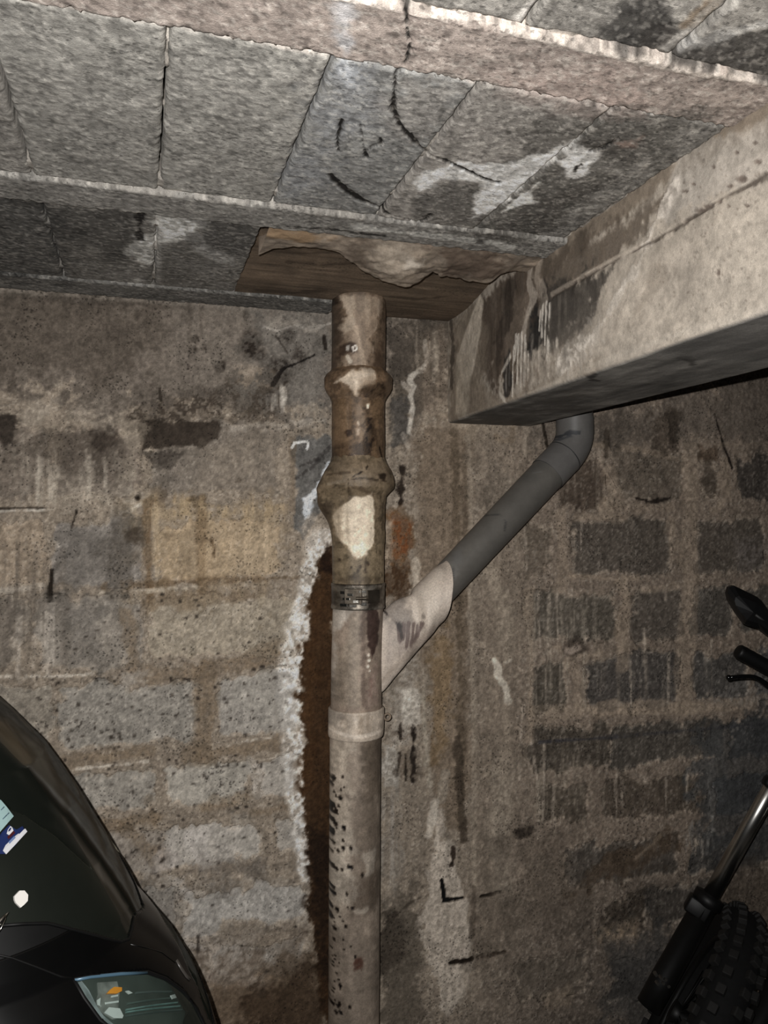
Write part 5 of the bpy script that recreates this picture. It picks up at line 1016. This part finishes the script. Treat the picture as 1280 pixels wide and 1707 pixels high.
for s, aa in enumerate(LEG):
    bm = bmesh.new(); tube(bm, [mc(-.03, aa), mc(-.028, aa), mc(.05, aa), mc(.27, aa), mc(.275, aa), mc(.300, aa), mc(.303, aa)], [.020, .031, .032, .030, .038, .038, .026], 28); lg = bm_obj('fork_leg', bm, M_MB, moto)
    bm = bmesh.new(); tube(bm, [mc(.30, aa), mc(.82, aa)], .0205, 40); o = bm_obj('stanchion', bm, M_ST, lg); o['label'] = 'bright steel fork tube'
    bm = bmesh.new(); box(bm, mc(.255, aa-.012), Vector(u_)*.022, Vector(a_)*.03, Vector(b_)*.03, .006); bm_obj('dust_boot', bm, M_MB, lg)
    if s == 0:
        for px_, py_ in ((1094, 1626), (1103, 1632), (1097, 1641), (1106, 1640), (1110, 1634), (1115, 1645)):
            c = Vector(at_d(px_, py_, dep(mc(.04, aa))-.032)); bm = bmesh.new(); tube(bm, [c, c+Vector(_fw)*.012], [.0045, .0055], 6); bm_obj('bolt', bm, plain('bolt_steel', (120, 118, 114), .3, .9) if 'bolt_steel' not in bpy.data.materials else bpy.data.materials['bolt_steel'], lg, False)
bm = bmesh.new(); box(bm, mc(.02, .10, -.05), Vector(u_)*.05, Vector(a_)*.02, Vector(b_)*.03, .008); bm_obj('brake_caliper', bm, M_MB, moto)
bm = bmesh.new(); tube(bm, [mc(.07, .13), mc(.05, .15)], .008, 10); bm_obj('cable_guide', bm, M_MB, moto)
# clamps and bars
mid = sum(LEG)/2
for uu in (.635, .80):
    bm = bmesh.new(); box(bm, mc(uu, mid), Vector(u_)*.016, Vector(a_)*.138, Vector(b_)*.035, .01); bm_obj('triple_clamp', bm, M_MB, moto)
GD = 1.98; g0 = Vector(at_d(1228.5, 1084.5, GD)); g1 = Vector(at_d(1308, 1128, GD+.005)); bc = mc(.86, mid, .0)
bdir = (g1-g0).normalized(); g2 = bc-Vector(a_)*.08; far_ = bc+Vector(a_)*.40
bm = bmesh.new(); tube(bm, [g0+bdir*.02, g1, g1+bdir*.06, g2, bc, bc+Vector(a_)*.08, far_-bdir*.12, far_], .011, 16); hb = bm_obj('handlebar', bm, M_MB, moto)
for e, d in ((g0, bdir), (far_, -bdir)):
    bm = bmesh.new(); tube(bm, [e, e+d*.002, e+d*.005]+[e+d*(.01+.01*k) for k in range(11)], [.013, .0165, .0185]+[.0192 if k % 2 else .0186 for k in range(11)], 24); bm_obj('grip', bm, M_MB, hb)
lv = [Vector(at_d(x, y, GD-.03)) for x, y in ((1214.5, 1129.5), (1222, 1129), (1236, 1127.6), (1250, 1127.4), (1258, 1128.6), (1266, 1132.5), (1276, 1140), (1290, 1148), (1312, 1154))]
bm = bmesh.new(); tube(bm, lv, [.0052, .0052, .005, .005, .0052, .006, .007, .008, .009], 14); bmesh.ops.create_uvsphere(bm, u_segments=18, v_segments=12, radius=.0072, matrix=Matrix.Translation(lv[0])); bm_obj('brake_lever', bm, M_MG, hb)
# mirror: faceted shell with a ridge, on a stem
MP = [(1212.3, 989), (1215, 979), (1223, 976), (1244, 986), (1262, 995), (1270, 1002), (1281, 1018), (1298, 1046), (1306, 1078), (1294, 1070), (1280, 1059.5), (1266.7, 1049), (1250, 1044), (1241, 1040), (1227, 1021), (1215, 1001)]
MD = 1.95; bm = bmesh.new(); fr_ = [bm.verts.new(Vector(at_d(x, y, MD))) for x, y in MP]; cc_ = np.mean(MP, 0)
mid_ = [bm.verts.new(Vector(at_d(cc_[0]+(x-cc_[0])*.72, cc_[1]+(y-cc_[1])*.62, MD-.020))) for x, y in MP]; bk = [bm.verts.new(Vector(at_d(x, y, MD))+Vector(_fw)*.014) for x, y in MP]
tip = bm.verts.new(Vector(at_d(1256, 1021, MD-.030))); n = len(MP)
for k in range(n):
    q = (k+1) % n; bm.faces.new((fr_[k], fr_[q], mid_[q], mid_[k])); bm.faces.new((mid_[k], mid_[q], tip)); bm.faces.new((fr_[q], fr_[k], bk[k], bk[q]))
bm.faces.new(bk); bmesh.ops.recalc_face_normals(bm, faces=bm.faces); mir = bm_obj('mirror', bm, plain('mirror_shell', (15, 15, 16), .42, 0, .1, 50, spec=.4), hb, False)
bm = bmesh.new(); tube(bm, [Vector(at_d(1258, 1024, MD-.026)), Vector(at_d(1280, 1040, MD-.012)), Vector(at_d(1312, 1080, MD)), g1+bdir*.03], [.006, .008, .008, .008], 12); bm_obj('mirror_stem', bm, M_MB, mir)
# number plate shell, tank, seat, engine and rear wheel beyond the frame
hd = Vector((1.0, -0.10, 0)).normalized(); hs = Vector((0.10, 1.0, 0)).normalized(); SH = mc(.66, mid, 0)
def bk_(x, s, z): return Vector((SH.x, SH.y-.08, 0))+hd*x+hs*s+Vector((0, 0, z))
def loft(name, secs, mat, seg=24):
    bm = bmesh.new(); rr = []
    for x, z, a, b in secs: rr.append([bm.verts.new(bk_(x, a*math.copysign(abs(math.cos(t))**.7, math.cos(t)), z+b*math.copysign(abs(math.sin(t))**.7, math.sin(t)))) for t in [2*math.pi*k/seg for k in range(seg)]])
    for a, b in zip(rr, rr[1:]):
        for k in range(seg): bm.faces.new((a[k], a[(k+1) % seg], b[(k+1) % seg], b[k]))
    bm.faces.new(rr[0][::-1]); bm.faces.new(rr[-1]); bmesh.ops.recalc_face_normals(bm, faces=bm.faces); return bm_obj(name, bm, mat, moto)
loft('fuel_tank', [(.10, .84, .05, .06), (.18, .86, .11, .10), (.36, .84, .12, .11), (.52, .80, .07, .06)], M_MG)
loft('seat', [(.46, .82, .07, .03), (.6, .82, .11, .045), (.95, .84, .11, .045), (1.15, .88, .08, .03)], M_MB)
loft('engine', [(.16, .38, .06, .08), (.22, .42, .12, .14), (.45, .42, .13, .14), (.52, .38, .07, .08)], M_MB)
loft('tail_guard', [(.95, .80, .07, .02), (1.2, .86, .07, .02), (1.42, .88, .05, .012)], M_MB)
bm = bmesh.new(); tube(bm, [bk_(.02, 0, .80), bk_(.14, 0, .40), bk_(.5, 0, .28), bk_(.6, 0, .75), bk_(.02, 0, .80)], .02, 12); bm_obj('frame', bm, M_MB, moto)
bm = bmesh.new(); tube(bm, [bk_(.5, -.08, .32), bk_(1.02, -.09, .31)], .02, 12); tube(bm, [bk_(.5, .08, .32), bk_(1.02, .09, .31)], .02, 12); bm_obj('swingarm', bm, M_MB, moto)
rt_ = bm_obj('rear_tyre', tyre_bm(.31, .055, bk_(1.02, 0, .31), hs, 1.0, 56), M_TYR, moto)
bm = bmesh.new(); tube(bm, [bk_(1.02, -.03, .31), bk_(1.02, .03, .31)], .20, 32); bm_obj('rear_rim', bm, M_MB, rt_)
